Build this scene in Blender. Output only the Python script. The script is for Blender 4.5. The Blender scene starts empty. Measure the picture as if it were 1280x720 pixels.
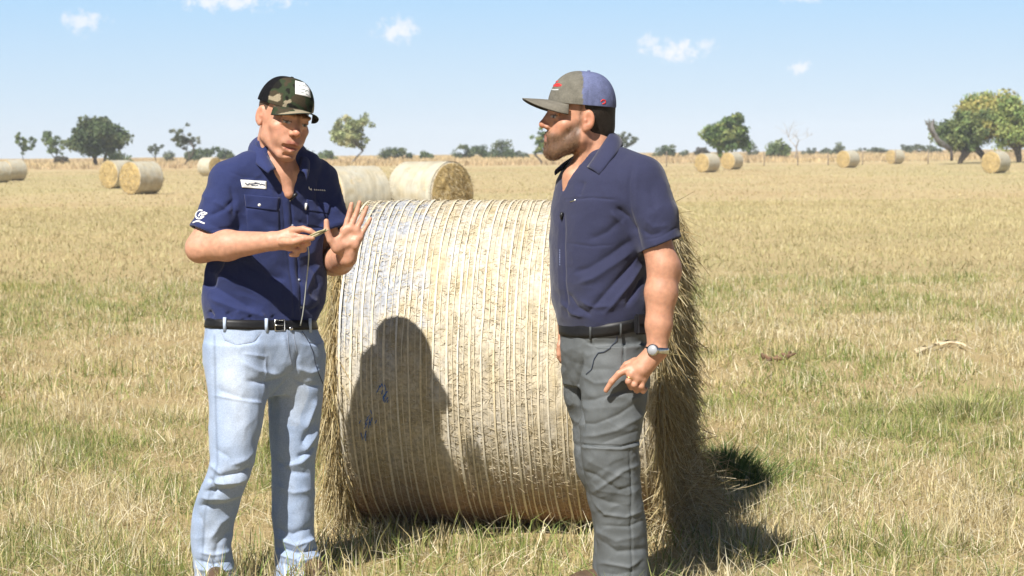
import bpy, math, random
import numpy as np
from mathutils import Vector, Matrix
from mathutils.bvhtree import BVHTree

random.seed(7)
RNG = np.random.default_rng(11)
SC = bpy.context.scene
COL = SC.collection

# ------------------------------------------------------------------ camera
FPX = 2870.0                       # focal length in pixels of a 1280 wide frame
CAM_Z = 1.54
CAM = np.array([0.0, 0.0, CAM_Z])
PITCH = math.atan((360 - 191.0) / FPX)
ROLL = math.radians(-0.55)
def _axes():
    fwd = np.array([0, math.cos(PITCH), -math.sin(PITCH)])
    right0 = np.array([1.0, 0, 0])
    up0 = np.cross(right0, fwd)
    c, s = math.cos(ROLL), math.sin(ROLL)
    right = right0 * c + up0 * s
    up = up0 * c - right0 * s
    return right, up, fwd
RIGHT, UP, FWD = _axes()

def P(px, py, Y):
    """point of the vertical plane at distance Y that stands behind a pixel of the 1280x720 frame"""
    d = RIGHT * (px - 640) + UP * (360 - py) + FWD * FPX
    return CAM + d * (Y / d[1])

def proj(v):
    q = np.asarray(v) - CAM
    x, y, z = q @ RIGHT, q @ UP, q @ FWD
    return 640 + FPX * x / z, 360 - FPX * y / z

def terrain(x, y):
    t = np.clip((y - 110.0) / 330.0, 0, 1)
    return 0.85 * t * t * (3 - 2 * t)

def ground_at(px, Y, py=None):
    """x, y, z on the terrain under pixel column px at distance Y"""
    p = P(px, 191, Y)
    return np.array([p[0], Y, float(terrain(p[0], Y))])

# ------------------------------------------------------------------ objects
def put(o, parent=None):
    COL.objects.link(o)
    if parent is not None:
        o.parent = parent
    return o

def tag(o, label=None, cat=None, group=None, kind=None):
    if label: o['label'] = label
    if cat: o['category'] = cat
    if group: o['group'] = group
    if kind: o['kind'] = kind
    return o

def mesh_obj(name, verts, faces, mat, parent=None, base=(0, 0, 0), cols=None, smooth=True, mats=None, mat_idx=None):
    """one mesh object; faces is an (n,3)/(n,4) array or a list of index lists; world coordinates minus base"""
    me = bpy.data.meshes.new(name)
    verts = np.asarray(verts, dtype=np.float64) - np.asarray(base)
    if isinstance(faces, np.ndarray):
        n, k = faces.shape
        me.vertices.add(len(verts)); me.loops.add(n * k); me.polygons.add(n)
        me.vertices.foreach_set('co', verts.astype(np.float32).ravel())
        me.loops.foreach_set('vertex_index', faces.astype(np.int32).ravel())
        me.polygons.foreach_set('loop_start', (np.arange(n) * k).astype(np.int32))
        me.polygons.foreach_set('loop_total', np.full(n, k, dtype=np.int32))
        me.update(calc_edges=True)
    else:
        me.from_pydata([tuple(v) for v in verts], [], [list(f) for f in faces])
        me.update()
    if smooth and len(me.polygons):
        me.polygons.foreach_set('use_smooth', np.ones(len(me.polygons), dtype=bool))
    if cols is not None:
        cols = np.asarray(cols, dtype=np.float32)
        if cols.shape[1] == 3:
            cols = np.concatenate([cols, np.ones((len(cols), 1), np.float32)], 1)
        at = me.color_attributes.new('col', 'FLOAT_COLOR', 'POINT')
        at.data.foreach_set('color', cols.ravel())
    for m in (mats if mats else [mat]):
        me.materials.append(m)
    if mat_idx is not None:
        me.polygons.foreach_set('material_index', np.asarray(mat_idx, dtype=np.int32))
    o = bpy.data.objects.new(name, me)
    if parent is None:
        o.location = base
    return put(o, parent)

def empty(name, loc):
    o = bpy.data.objects.new(name, None)
    o.location = loc
    o.empty_display_size = 0.2
    return put(o)

class MB:
    """collects pieces of one mesh"""
    def __init__(s): s.v = []; s.f = []; s.c = []; s.n = 0
    def add(s, v, f, c=None):
        v = np.asarray(v, float); 
        for q in f: s.f.append([int(i) + s.n for i in q])
        s.v.append(v); s.n += len(v)
        if c is not None: s.c.append(np.broadcast_to(np.asarray(c, float), (len(v), 3)))
    def tube(s, pts, rad, seg=8, c=None, cap=True):
        pts = np.asarray(pts, float); n = len(pts)
        rad = np.broadcast_to(np.asarray(rad, float), (n,))
        t = np.gradient(pts, axis=0); t /= np.linalg.norm(t, axis=1)[:, None] + 1e-12
        ref = np.array([0.31, 0.17, 0.93]) if abs(t[0] @ np.array([0.31, 0.17, 0.93])) < .9 else np.array([1.0, 0, 0])
        a = np.cross(t[0], ref); a /= np.linalg.norm(a)
        vs = []
        for i in range(n):
            a = a - t[i] * (a @ t[i]); a /= np.linalg.norm(a)
            b = np.cross(t[i], a)
            th = np.arange(seg) * 2 * math.pi / seg
            vs.append(pts[i] + rad[i] * (np.cos(th)[:, None] * a + np.sin(th)[:, None] * b))
        f = []
        for i in range(n - 1):
            for j in range(seg):
                k = (j + 1) % seg
                f.append([i * seg + j, i * seg + k, (i + 1) * seg + k, (i + 1) * seg + j])
        if cap:
            f.append(list(range(seg))[::-1]); f.append([(n - 1) * seg + j for j in range(seg)])
        s.add(np.concatenate(vs), f, c)
    def build(s, name, mat, parent=None, base=(0, 0, 0), smooth=True):
        if not s.v: print('EMPTY', name); return None
        v = np.concatenate(s.v)
        return mesh_obj(name, v, s.f, mat, parent, base, np.concatenate(s.c) if s.c else None, smooth)

# ------------------------------------------------------------------ noise
def _hash(i, j, k, seed):
    h = (i * 73856093) ^ (j * 19349663) ^ (k * 83492791) ^ (seed * 2654435761)
    h = (h ^ (h >> 13)) * 1274126177
    h = h ^ (h >> 16)
    return (h & 0xFFFFF).astype(np.float64) / 0xFFFFF

def vnoise(p, seed=0):
    """value noise in -1..1 for (n,3) points"""
    p = np.asarray(p, float)
    i = np.floor(p).astype(np.int64); f = p - i
    u = f * f * (3 - 2 * f)
    out = 0
    for a in (0, 1):
        for b in (0, 1):
            for c in (0, 1):
                w = (u[:, 0] if a else 1 - u[:, 0]) * (u[:, 1] if b else 1 - u[:, 1]) * (u[:, 2] if c else 1 - u[:, 2])
                out = out + w * _hash(i[:, 0] + a, i[:, 1] + b, i[:, 2] + c, seed)
    return out * 2 - 1

def fbm(p, seed=0, oct=4):
    o = 0; a = 1.0; s = 0
    for k in range(oct):
        o = o + a * vnoise(np.asarray(p) * 2 ** k + 17.3 * k, seed + k); s += a; a *= .5
    return o / s

# ------------------------------------------------------------------ materials
def new_mat(name):
    m = bpy.data.materials.new(name); m.use_nodes = True
    nt = m.node_tree
    return m, nt, nt.nodes['Principled BSDF']

def nd(nt, t, **kw):
    n = nt.nodes.new(t)
    for k, v in kw.items():
        if k in n.inputs: n.inputs[k].default_value = v
        else: setattr(n, k, v)
    return n

def mat_attr(name, rough=.8, spec=.3, noise_scale=0, noise_amt=.15, bump=0, bump_scale=300, sheen=0, sss=0, transl=0, detail=3):
    """colour from the vertices, broken up by fine procedural noise, with a fine bump"""
    m, nt, bs = new_mat(name)
    at = nd(nt, 'ShaderNodeAttribute', attribute_name='col')
    colour = at.outputs['Color']
    tc = nd(nt, 'ShaderNodeTexCoord')
    if noise_scale:
        no = nd(nt, 'ShaderNodeTexNoise', Scale=noise_scale, Detail=detail)
        nt.links.new(tc.outputs['Object'], no.inputs['Vector'])
        mr = nd(nt, 'ShaderNodeMapRange'); mr.inputs['To Min'].default_value = 1 - noise_amt * 1.6; mr.inputs['To Max'].default_value = 1 + noise_amt * 1.6
        mr.inputs['From Min'].default_value = .2; mr.inputs['From Max'].default_value = .8
        nt.links.new(no.outputs['Fac'], mr.inputs['Value'])
        mx = nd(nt, 'ShaderNodeMix', data_type='RGBA', blend_type='MULTIPLY'); mx.inputs[0].default_value = 1
        nt.links.new(colour, mx.inputs[6]); nt.links.new(mr.outputs[0], mx.inputs[7])
        colour = mx.outputs[2]
    nt.links.new(colour, bs.inputs['Base Color'])
    bs.inputs['Roughness'].default_value = rough
    bs.inputs['Specular IOR Level'].default_value = spec
    if sheen: bs.inputs['Sheen Weight'].default_value = sheen
    if sss:
        bs.inputs['Subsurface Weight'].default_value = sss
        bs.inputs['Subsurface Radius'].default_value = (.012, .004, .002)
        bs.inputs['Subsurface Scale'].default_value = 1.0
    if bump:
        n2 = nd(nt, 'ShaderNodeTexNoise', Scale=bump_scale, Detail=2)
        nt.links.new(tc.outputs['Object'], n2.inputs['Vector'])
        bp = nd(nt, 'ShaderNodeBump', Strength=bump, Distance=.002)
        nt.links.new(n2.outputs['Fac'], bp.inputs['Height']); nt.links.new(bp.outputs[0], bs.inputs['Normal'])
    if transl:
        tr = nd(nt, 'ShaderNodeBsdfTranslucent'); nt.links.new(colour, tr.inputs['Color'])
        ms = nd(nt, 'ShaderNodeMixShader'); ms.inputs[0].default_value = transl
        nt.links.new(bs.outputs[0], ms.inputs[1]); nt.links.new(tr.outputs[0], ms.inputs[2])
        nt.links.new(ms.outputs[0], nt.nodes['Material Output'].inputs['Surface'])
    return m

def mat_plain(name, col, rough=.6, metal=0, spec=.4, noise_scale=40, amt=.15, bump=0):
    m, nt, bs = new_mat(name)
    tc = nd(nt, 'ShaderNodeTexCoord')
    no = nd(nt, 'ShaderNodeTexNoise', Scale=noise_scale, Detail=3)
    nt.links.new(tc.outputs['Object'], no.inputs['Vector'])
    cr = nd(nt, 'ShaderNodeValToRGB')
    c = np.array(col)
    cr.color_ramp.elements[0].position = .3; cr.color_ramp.elements[1].position = .7
    cr.color_ramp.elements[0].color = (*np.clip(c * (1 - amt), 0, 1), 1); cr.color_ramp.elements[1].color = (*np.clip(c * (1 + amt), 0, 1), 1)
    nt.links.new(no.outputs['Fac'], cr.inputs['Fac']); nt.links.new(cr.outputs[0], bs.inputs['Base Color'])
    bs.inputs['Roughness'].default_value = rough; bs.inputs['Metallic'].default_value = metal
    bs.inputs['Specular IOR Level'].default_value = spec
    if bump:
        bp = nd(nt, 'ShaderNodeBump', Strength=bump, Distance=.002)
        nt.links.new(no.outputs['Fac'], bp.inputs['Height']); nt.links.new(bp.outputs[0], bs.inputs['Normal'])
    return m
# ------------------------------------------------------------------ camera, sun, sky
USE_HAZE = True
cam = bpy.data.cameras.new('camera')
cam.sensor_width = 36.0; cam.lens = FPX / 1280 * 36.0
cam.clip_start = 0.05; cam.clip_end = 12000
cam.dof.use_dof = True; cam.dof.focus_distance = 8.1; cam.dof.aperture_fstop = 10.0
co = bpy.data.objects.new('camera', cam)
co.matrix_world = Matrix(((RIGHT[0], UP[0], -FWD[0], 0), (RIGHT[1], UP[1], -FWD[1], 0), (RIGHT[2], UP[2], -FWD[2], CAM_Z), (0, 0, 0, 1)))
put(co); SC.camera = co

LIGHT = np.array([0.39, 0.82, -1.0]); LIGHT /= np.linalg.norm(LIGHT)
sun = bpy.data.lights.new('sun', 'SUN'); sun.energy = 5.0; sun.angle = math.radians(.53); sun.color = (1.0, .955, .89)
so = bpy.data.objects.new('sun', sun); so.rotation_euler = Vector(LIGHT).to_track_quat('-Z', 'Y').to_euler(); so.location = (-6, -14, 14); put(so)

w = bpy.data.worlds.new('World'); SC.world = w; w.use_nodes = True
nt = w.node_tree
bg = nt.nodes['Background']; bg.inputs['Strength'].default_value = .05
sky = nd(nt, 'ShaderNodeTexSky', sky_type='NISHITA'); sky.sun_disc = False
sky.sun_elevation = math.asin(-LIGHT[2]); sky.sun_rotation = math.atan2(-LIGHT[0], -LIGHT[1])
sky.altitude = 1500; sky.air_density = 1.0; sky.dust_density = .35; sky.ozone_density = 1.6
tc = nd(nt, 'ShaderNodeTexCoord')
sep = nd(nt, 'ShaderNodeSeparateXYZ'); nt.links.new(tc.outputs['Generated'], sep.inputs[0])
def mth(op, a, b=None, c=None):
    n = nt.nodes.new('ShaderNodeMath'); n.operation = op
    for i, v in enumerate((a, b, c)):
        if v is None: continue
        if isinstance(v, (int, float)): n.inputs[i].default_value = v
        else: nt.links.new(v, n.inputs[i])
    return n.outputs[0]
# the clear dry air of a high plain: the blue comes down closer to the horizon than at sea level
z2 = mth('MULTIPLY_ADD', sep.outputs[2], 1.9, 0.045)
cmb = nd(nt, 'ShaderNodeCombineXYZ')
nt.links.new(sep.outputs[0], cmb.inputs[0]); nt.links.new(sep.outputs[1], cmb.inputs[1]); nt.links.new(z2, cmb.inputs[2])
nrm = nd(nt, 'ShaderNodeVectorMath', operation='NORMALIZE'); nt.links.new(cmb.outputs[0], nrm.inputs[0])
nt.links.new(nrm.outputs[0], sky.inputs['Vector'])
# a few fair-weather cumulus puffs low over the far side of the field
U = mth('DIVIDE', sep.outputs[0], mth('MAXIMUM', sep.outputs[1], .05)); V = mth('DIVIDE', sep.outputs[2], mth('MAXIMUM', sep.outputs[1], .05))
uv = nd(nt, 'ShaderNodeCombineXYZ'); nt.links.new(U, uv.inputs[0]); nt.links.new(V, uv.inputs[1])
no = nd(nt, 'ShaderNodeTexNoise', Scale=190.0, Detail=5, Roughness=.62); nt.links.new(uv.outputs[0], no.inputs['Vector'])
nz = mth('MULTIPLY', mth('SUBTRACT', no.outputs['Fac'], .5), 3.2)
tot = None
for (px, py, rx, ry, k) in [(496, 40, 30, 17, .8), (505, 30, 16, 13, .6), (842, 63, 46, 15, .85), (812, 52, 18, 12, .6), (880, 57, 18, 11, .6), (1000, 84, 15, 11, .75),
                            (290, 2, 80, 13, .8), (105, 28, 30, 17, .7), (1010, -4, 40, 9, .5)]:
    p = P(px, py, 1000.) - CAM
    u0, v0 = p[0] / p[1], p[2] / p[1]
    du = mth('MULTIPLY', mth('SUBTRACT', U, u0), FPX / rx); dv = mth('MULTIPLY', mth('SUBTRACT', V, v0), FPX / ry)
    r2 = mth('ADD', mth('MULTIPLY', du, du), mth('MULTIPLY', dv, dv))
    mk = mth('SUBTRACT', 1.15, mth('SQRT', r2))
    mk = mth('ADD', mk, nz)
    cl = nt.nodes.new('ShaderNodeMapRange'); cl.interpolation_type = 'SMOOTHSTEP'
    nt.links.new(mk, cl.inputs['Value']); cl.inputs['From Min'].default_value = .1; cl.inputs['From Max'].default_value = 1.1; cl.inputs['To Max'].default_value = k
    # fade the noise out away from the cloud
    g = nt.nodes.new('ShaderNodeMapRange'); nt.links.new(r2, g.inputs['Value']); g.inputs['From Min'].default_value = 1.0; g.inputs['From Max'].default_value = 2.2
    g.inputs['To Min'].default_value = 1; g.inputs['To Max'].default_value = 0
    v = mth('MULTIPLY', cl.outputs[0], g.outputs[0])
    tot = v if tot is None else mth('MAXIMUM', tot, v)
front = mth('GREATER_THAN', sep.outputs[1], .3)
tot = mth('MULTIPLY', tot, front)
# bright band of air low over the plain
hz = nd(nt, 'ShaderNodeValToRGB'); el = hz.color_ramp.elements
while len(el) < 4: el.new(.5)
for e, (p_, c_) in zip(el, [(0.0, (.93, 1.02, 1.10)), (.08, (.78, .97, 1.14)), (.2, (.57, .87, 1.18)), (1.0, (.34, .62, 1.0))]): e.position = p_; e.color = (*c_, 1)
nt.links.new(mth('MULTIPLY', sep.outputs[2], 3.0), hz.inputs[0])
band = nd(nt, 'ShaderNodeMix', data_type='RGBA', blend_type='MULTIPLY'); band.inputs[0].default_value = 1
nt.links.new(hz.outputs[0], band.inputs[6]); band.inputs[7].default_value = (10.2, 10.2, 10.2, 1)
fw_ = nt.nodes.new('ShaderNodeMapRange'); fw_.interpolation_type = 'SMOOTHSTEP'; nt.links.new(sep.outputs[2], fw_.inputs['Value'])
fw_.inputs['From Min'].default_value = .07; fw_.inputs['From Max'].default_value = .12; fw_.inputs['To Min'].default_value = 1; fw_.inputs['To Max'].default_value = 0
m0 = nd(nt, 'ShaderNodeMix', data_type='RGBA'); nt.links.new(fw_.outputs[0], m0.inputs[0]); nt.links.new(sky.outputs[0], m0.inputs[6]); nt.links.new(band.outputs[2], m0.inputs[7])
mx = nd(nt, 'ShaderNodeMix', data_type='RGBA'); nt.links.new(tot, mx.inputs[0]); nt.links.new(m0.outputs[2], mx.inputs[6])
mx.inputs[7].default_value = (12.2, 12.2, 12.6, 1)
nt.links.new(mx.outputs[2], bg.inputs['Color'])

vs = SC.view_settings
vs.view_transform = 'Standard'; vs.look = 'None'; vs.gamma = 1; vs.use_curve_mapping = False; vs.exposure = 0.72
SC.cycles.max_bounces = 6; SC.cycles.diffuse_bounces = 3; SC.cycles.transparent_max_bounces = 8
SC.cycles.use_denoising = True

# ------------------------------------------------------------------ ground
def mat_ground():
    m, nt, bs = new_mat('dry_field_soil')
    tc = nd(nt, 'ShaderNodeTexCoord')
    def noise(scale, det, ro=.6, stretch=None):
        n = nd(nt, 'ShaderNodeTexNoise', Scale=scale, Detail=det, Roughness=ro)
        if stretch:
            mp = nd(nt, 'ShaderNodeMapping'); mp.inputs['Scale'].default_value = stretch
            nt.links.new(tc.outputs['Object'], mp.inputs[0]); nt.links.new(mp.outputs[0], n.inputs['Vector'])
        else: nt.links.new(tc.outputs['Object'], n.inputs['Vector'])
        return n.outputs['Fac']
    def ramp(fac, stops):
        r = nd(nt, 'ShaderNodeValToRGB')
        while len(r.color_ramp.elements) < len(stops): r.color_ramp.elements.new(.5)
        for e, (p, c) in zip(r.color_ramp.elements, stops): e.position = p; e.color = (*c, 1)
        nt.links.new(fac, r.inputs[0]); return r.outputs[0]
    fine = ramp(noise(34, 6, .75), [(.3, (.24, .17, .075)), (.45, (.38, .28, .125)), (.6, (.46, .36, .17)), (.75, (.56, .46, .25))])
    mid = ramp(noise(1.1, 5, .65), [(.35, (.44, .31, .135)), (.5, (.5, .39, .19)), (.58, (.43, .38, .15)), (.7, (.33, .33, .11))])
    big = ramp(noise(.05, 4, .6, (1, .45, 1)), [(.36, (.5, .365, .195)), (.5, (.54, .43, .235)), (.64, (.46, .40, .20))])
    def mix(a, b, f):
        x = nd(nt, 'ShaderNodeMix', data_type='RGBA'); x.inputs[0].default_value = f
        nt.links.new(a, x.inputs[6]); nt.links.new(b, x.inputs[7]); return x.outputs[2]
    sp = nd(nt, 'ShaderNodeSeparateXYZ'); nt.links.new(tc.outputs['Object'], sp.inputs[0])
    mr = nd(nt, 'ShaderNodeMapRange'); nt.links.new(sp.outputs[1], mr.inputs['Value']); mr.inputs['From Min'].default_value = 20; mr.inputs['From Max'].default_value = 70
    mr.inputs['To Min'].default_value = .12; mr.inputs['To Max'].default_value = .75
    c0 = mix(mix(fine, mid, .5), big, .42)
    x = nd(nt, 'ShaderNodeMix', data_type='RGBA'); nt.links.new(mr.outputs[0], x.inputs[0]); nt.links.new(c0, x.inputs[6]); nt.links.new(big, x.inputs[7])
    dk_ = nd(nt, 'ShaderNodeMix', data_type='RGBA', blend_type='MULTIPLY'); dk_.inputs[0].default_value = 1; nt.links.new(x.outputs[2], dk_.inputs[6]); dk_.inputs[7].default_value = (.9, .9, .92, 1)
    c = dk_.outputs[2]
    nt.links.new(c, bs.inputs['Base Color']); bs.inputs['Roughness'].default_value = .95; bs.inputs['Specular IOR Level'].default_value = .1
    bp = nd(nt, 'ShaderNodeBump', Strength=.9, Distance=.05); nt.links.new(noise(14, 6, .7), bp.inputs['Height']); nt.links.new(bp.outputs[0], bs.inputs['Normal'])
    return m

def build_haze():
    m = bpy.data.materials.new('dry_air'); m.use_nodes = True; nt = m.node_tree
    nt.nodes.remove(nt.nodes['Principled BSDF'])
    v = nd(nt, 'ShaderNodeVolumePrincipled'); v.inputs['Color'].default_value = (.86, .92, 1, 1); v.inputs['Density'].default_value = .00032; v.inputs['Anisotropy'].default_value = -.3
    nt.links.new(v.outputs[0], nt.nodes['Material Output'].inputs['Volume'])
    x, y0, y1, z0, z1 = 960, -640, 1290, -1.2, 16
    V = [(-x, y0, z0), (x, y0, z0), (x, y1, z0), (-x, y1, z0), (-x, y0, z1), (x, y0, z1), (x, y1, z1), (-x, y1, z1)]
    F = [[0, 3, 2, 1], [4, 5, 6, 7], [0, 1, 5, 4], [1, 2, 6, 5], [2, 3, 7, 6], [3, 0, 4, 7]]
    tag(mesh_obj('haze', V, F, m, smooth=False), 'thin warm weather haze over the hay field', 'haze', kind='stuff')
if USE_HAZE: build_haze()

def build_ground():
    ys = np.concatenate([np.array([-620, -200, -60, -20, -5, 0, 3, 5]), np.arange(6, 40, .35), np.geomspace(40, 600, 70), np.array([700, 850, 1050, 1270])])
    xs = np.concatenate([-np.geomspace(8, 940, 26)[::-1], np.arange(-7.6, 7.7, .35), np.geomspace(8, 940, 26)])
    X, Y = np.meshgrid(xs, ys, indexing='ij')
    Z = terrain(X, Y)
    pts = np.stack([X.ravel() * .5, Y.ravel() * .5, 0 * X.ravel()], 1)
    near = np.clip(1 - (np.abs(Y.ravel() - 20) - 20) / 30, 0, 1)
    Z = Z.ravel() + .018 * fbm(pts * 2.2, 5, 3) * near - .012
    nx, ny = X.shape
    i, j = np.meshgrid(np.arange(nx - 1), np.arange(ny - 1), indexing='ij')
    a = (i * ny + j).ravel()
    f = np.stack([a, a + ny, a + ny + 1, a + 1], 1)
    o = mesh_obj('ground', np.stack([X.ravel(), Y.ravel(), Z], 1), f, mat_ground())
    tag(o, 'mown hay field of dry yellow stubble reaching to the treeline', 'ground', kind='structure')
build_ground()

# ------------------------------------------------------------------ grass
def blades(pos, length, width, lean, az, cols, curl=.5):
    """(n) bent grass blades: five vertices each, a quad below and a triangle above"""
    n = len(pos)
    d = np.stack([np.cos(az), np.sin(az), np.zeros(n)], 1)              # where the blade leans
    up = np.array([0, 0, 1.0])
    side_az = az + math.pi / 2 + RNG.normal(0, .7, n)
    s = np.stack([np.cos(side_az), np.sin(side_az), np.zeros(n)], 1)
    c, sn = np.cos(lean)[:, None], np.sin(lean)[:, None]
    l2 = np.clip(lean + curl * RNG.random(n), 0, 1.75)
    c2, s2 = np.cos(l2)[:, None], np.sin(l2)[:, None]
    L = length[:, None]; W = width[:, None]
    mid = pos + (up * c + d * sn) * L * .55
    tip = mid + (up * c2 + d * s2) * L * .45
    tip[:, 2] = np.maximum(tip[:, 2], pos[:, 2] + .004)
    v = np.stack([pos - s * W, pos + s * W, mid + s * W * .75, mid - s * W * .75, tip], 1).reshape(-1, 3)
    k = np.arange(n)[:, None] * 5
    tri = np.concatenate([k + np.array([0, 1, 2]), k + np.array([0, 2, 3]), k + np.array([3, 2, 4])], 0)
    cc = np.repeat(cols, 5, 0)
    return v, tri, cc

STRAW = np.array([[.58, .49, .26], [.66, .58, .36], [.75, .69, .5], [.48, .39, .2], [.38, .3, .16]])
GREEN = np.array([[.27, .32, .09], [.2, .27, .075], [.36, .38, .13], [.4, .38, .15], [.15, .21, .06]])
def grass_cols(pos, n, green_bias=0, var=.22):
    x = np.stack([pos[:, 0], pos[:, 1] * .7, 0 * pos[:, 0]], 1)
    g = 1.2 * fbm(x * .9, 3, 4) + .8 * fbm(x * .25, 9, 3) + .8 * fbm(x * 3.1, 19, 2)
    pg = np.clip(.31 + .75 * g + green_bias, .02, .8)
    pg = pg * (1 - .25 * np.clip((pos[:, 1] - 16) / 40, 0, 1))
    isg = RNG.random(n) < pg
    cs = STRAW[RNG.choice(5, n, p=[.3, .28, .18, .14, .1])]
    cg = GREEN[RNG.integers(0, 5, n)]
    c = np.where(isg[:, None], cg, cs) * RNG.uniform(1 - var, 1 + var, n)[:, None]
    red = np.clip(fbm(x * .33, 31, 3) * 1.5, 0, .5)[:, None]           # foxy dry patches
    c = c * (1 - red) + c * np.array([1.06, .88, .7]) * red
    wm = np.clip((pos[:, 1] - 16) / 40, 0, 1)[:, None]; c = c * (1 - wm + wm * np.array([1.02, 1.0, .98]))
    c = c * .93
    if var < .2: c = c * .28 + c.mean(0) * .72 * (1 + .3 * fbm(x * np.array([.05, .25, 1]), 77, 3)[:, None])
    return np.clip(c, 0, .9)

def scatter(y0, y1, dens, lmin, lmax, wid, leanmax, pad, clump=.5, bias=0):
    out = []
    tot = 0
    ye = np.linspace(y0, y1, 12)
    for a, b in zip(ye[:-1], ye[1:]):
        hw = b * .226 + pad
        n = int((b - a) * 2 * hw * dens)
        x = RNG.uniform(-hw, hw, n); y = RNG.uniform(a, b, n)
        out.append(np.stack([x, y], 1))
    p = np.concatenate(out)
    # blades stand together in tufts
    cl = fbm(np.stack([p[:, 0] * 3.5, p[:, 1] * 2.6, 0 * p[:, 0]], 1), 41, 3)
    keep = RNG.random(len(p)) < np.clip(.62 + clump * 1.5 * cl, .08, 1)
    p = p[keep]; cl = cl[keep]
    # not inside the nearest bale
    q = p - BALE_C[:2]; qa = q @ BALE_AX; qb = q @ BALE_PERP
    ok = ~((np.abs(qa) < .58) & (np.abs(qb) < .22))
    p = p[ok]; cl = cl[ok]; n = len(p)
    pos = np.stack([p[:, 0], p[:, 1], terrain(p[:, 0], p[:, 1]) - .015], 1)
    cols = grass_cols(pos, n, bias, .22 if y1 < 30 else .1)
    L = RNG.uniform(lmin, lmax, n) * np.clip(1 + .75 * cl, .5, 1.7) * np.where(RNG.random(n) < .05, 1.5, 1)
    lean = np.abs(RNG.normal(.2, .55, n)) * leanmax
    lean = np.where(RNG.random(n) < .6, RNG.uniform(.95, 1.5, n), lean)
    W = wid * RNG.uniform(.5, 1.3, n)
    az = RNG.uniform(0, 2 * math.pi, n)
    return blades(pos, L, W, lean, az, cols)

BALE_R = .676; BALE_W = 1.26
BALE_YAW = math.radians(-8.0)
BALE_C = np.array([.02, 9.6, BALE_R - .012])
BALE_AX = np.array([math.cos(BALE_YAW), math.sin(BALE_YAW)])
BALE_PERP = np.array([-BALE_AX[1], BALE_AX[0]])

GRASS = mat_attr('dry_grass_blade', rough=.75, spec=.2, transl=.28)
def build_grass():
    for args in [(7.0, 14.0, 6200, .04, .115, .0019, 1.15, 2.6, .55, .1),
                 (14.0, 28.0, 1900, .045, .12, .0031, 1.15, 4.5, .55, .07),
                 (28.0, 70.0, 230, .05, .11, .0075, 1.0, 12.0, .5, .0),
                 (70.0, 210.0, 16, .05, .10, .02, 1.0, 26.0, .5, -.03)]:
        v, f, c = scatter(*args)
        o = mesh_obj('grass', v, f, GRASS, cols=c, smooth=False)
        tag(o, 'dry yellow and green stubble grass over the hay field', 'grass', kind='stuff')
    # long stalks that the mower left, along the foot of the bale and here and there
    n = 1500
    x = RNG.uniform(-1.35, 1.6, n); y = BALE_C[1] - .58 - np.abs(RNG.normal(0, .35, n)) + .08 * x
    far = RNG.random(n) < .15
    x = np.where(far, RNG.uniform(-4, 4, n), x); y = np.where(far, RNG.uniform(8.3, 22, n), y)
    ft = np.array([[-1.04, 7.95], [-.98, 7.98], [-.8, 8.2], [-.68, 8.2], [.36, 7.75], [.5, 7.8]])[RNG.integers(0, 6, 420)] + RNG.normal(0, .07, (420, 2))
    x = np.concatenate([x, ft[:, 0]]); y = np.concatenate([y, ft[:, 1]]); n = len(x)
    pos = np.stack([x, y, np.zeros(n) - .01], 1)
    cols = grass_cols(pos, n, .22)
    v, f, c = blades(pos, RNG.uniform(.08, .2, n), RNG.uniform(.0014, .003, n), np.abs(RNG.normal(.4, .5, n)), RNG.uniform(0, 6.28, n), cols, .9)
    o = mesh_obj('long_grass', v, f, GRASS, cols=c, smooth=False)
    tag(o, 'longer green and straw stalks at the foot of the near bale', 'grass', kind='stuff')
    # pale stalks left lying on top of the stubble
    n = 9000
    y = 7.2 + 22 * RNG.random(n) ** 1.6; x = RNG.uniform(-1, 1, n) * (y * .226 + 1.5)
    q = np.stack([x, y], 1) - BALE_C[:2]; ok = ~((np.abs(q @ BALE_AX) < .62) & (np.abs(q @ BALE_PERP) < .35)); x, y = x[ok], y[ok]; n = len(x)
    pos = np.stack([x, y, RNG.uniform(.005, .05, n)], 1)
    cols = np.array([.70, .63, .45]) * RNG.uniform(.7, 1.15, n)[:, None]
    v, f, c = blades(pos, RNG.uniform(.07, .24, n), RNG.uniform(.0014, .003, n), RNG.uniform(1.1, 1.6, n), RNG.uniform(0, 6.28, n), cols, .5)
    o = mesh_obj('straw_litter', v, f, GRASS, cols=c, smooth=False)
    tag(o, 'pale cut stalks lying loose on top of the stubble', 'grass', kind='stuff')
    # tall dry veld grass beyond the mown field
    n = 72000
    y = RNG.uniform(215, 470, n); x = RNG.uniform(-1, 1, n) * (y * .235 + 45)
    edge = 232 + 14 * fbm(np.stack([x * .03, 0 * x, 0 * x], 1), 77, 2)
    ok = y > edge; x, y = x[ok], y[ok]; n = len(x)
    pos = np.stack([x, y, terrain(x, y) - .02], 1)
    nz = fbm(np.stack([x * .06, y * .02, 0 * x], 1), 8, 3)[:, None]
    base = np.array([.56, .43, .25]) * (1 + .22 * nz) + np.array([0, .02, -.01]) * nz
    cols = np.clip(base * RNG.uniform(.75, 1.2, n)[:, None], 0, .9)
    v, f, c = blades(pos, RNG.uniform(.3, .62, n), RNG.uniform(.03, .09, n), np.abs(RNG.normal(.1, .22, n)), RNG.uniform(0, 6.28, n), cols)
    o = mesh_obj('veld_grass', v, f, GRASS, cols=c, smooth=False)
    tag(o, 'tall dry uncut grass in a band beyond the mown field', 'grass', kind='stuff')
build_grass()

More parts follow.
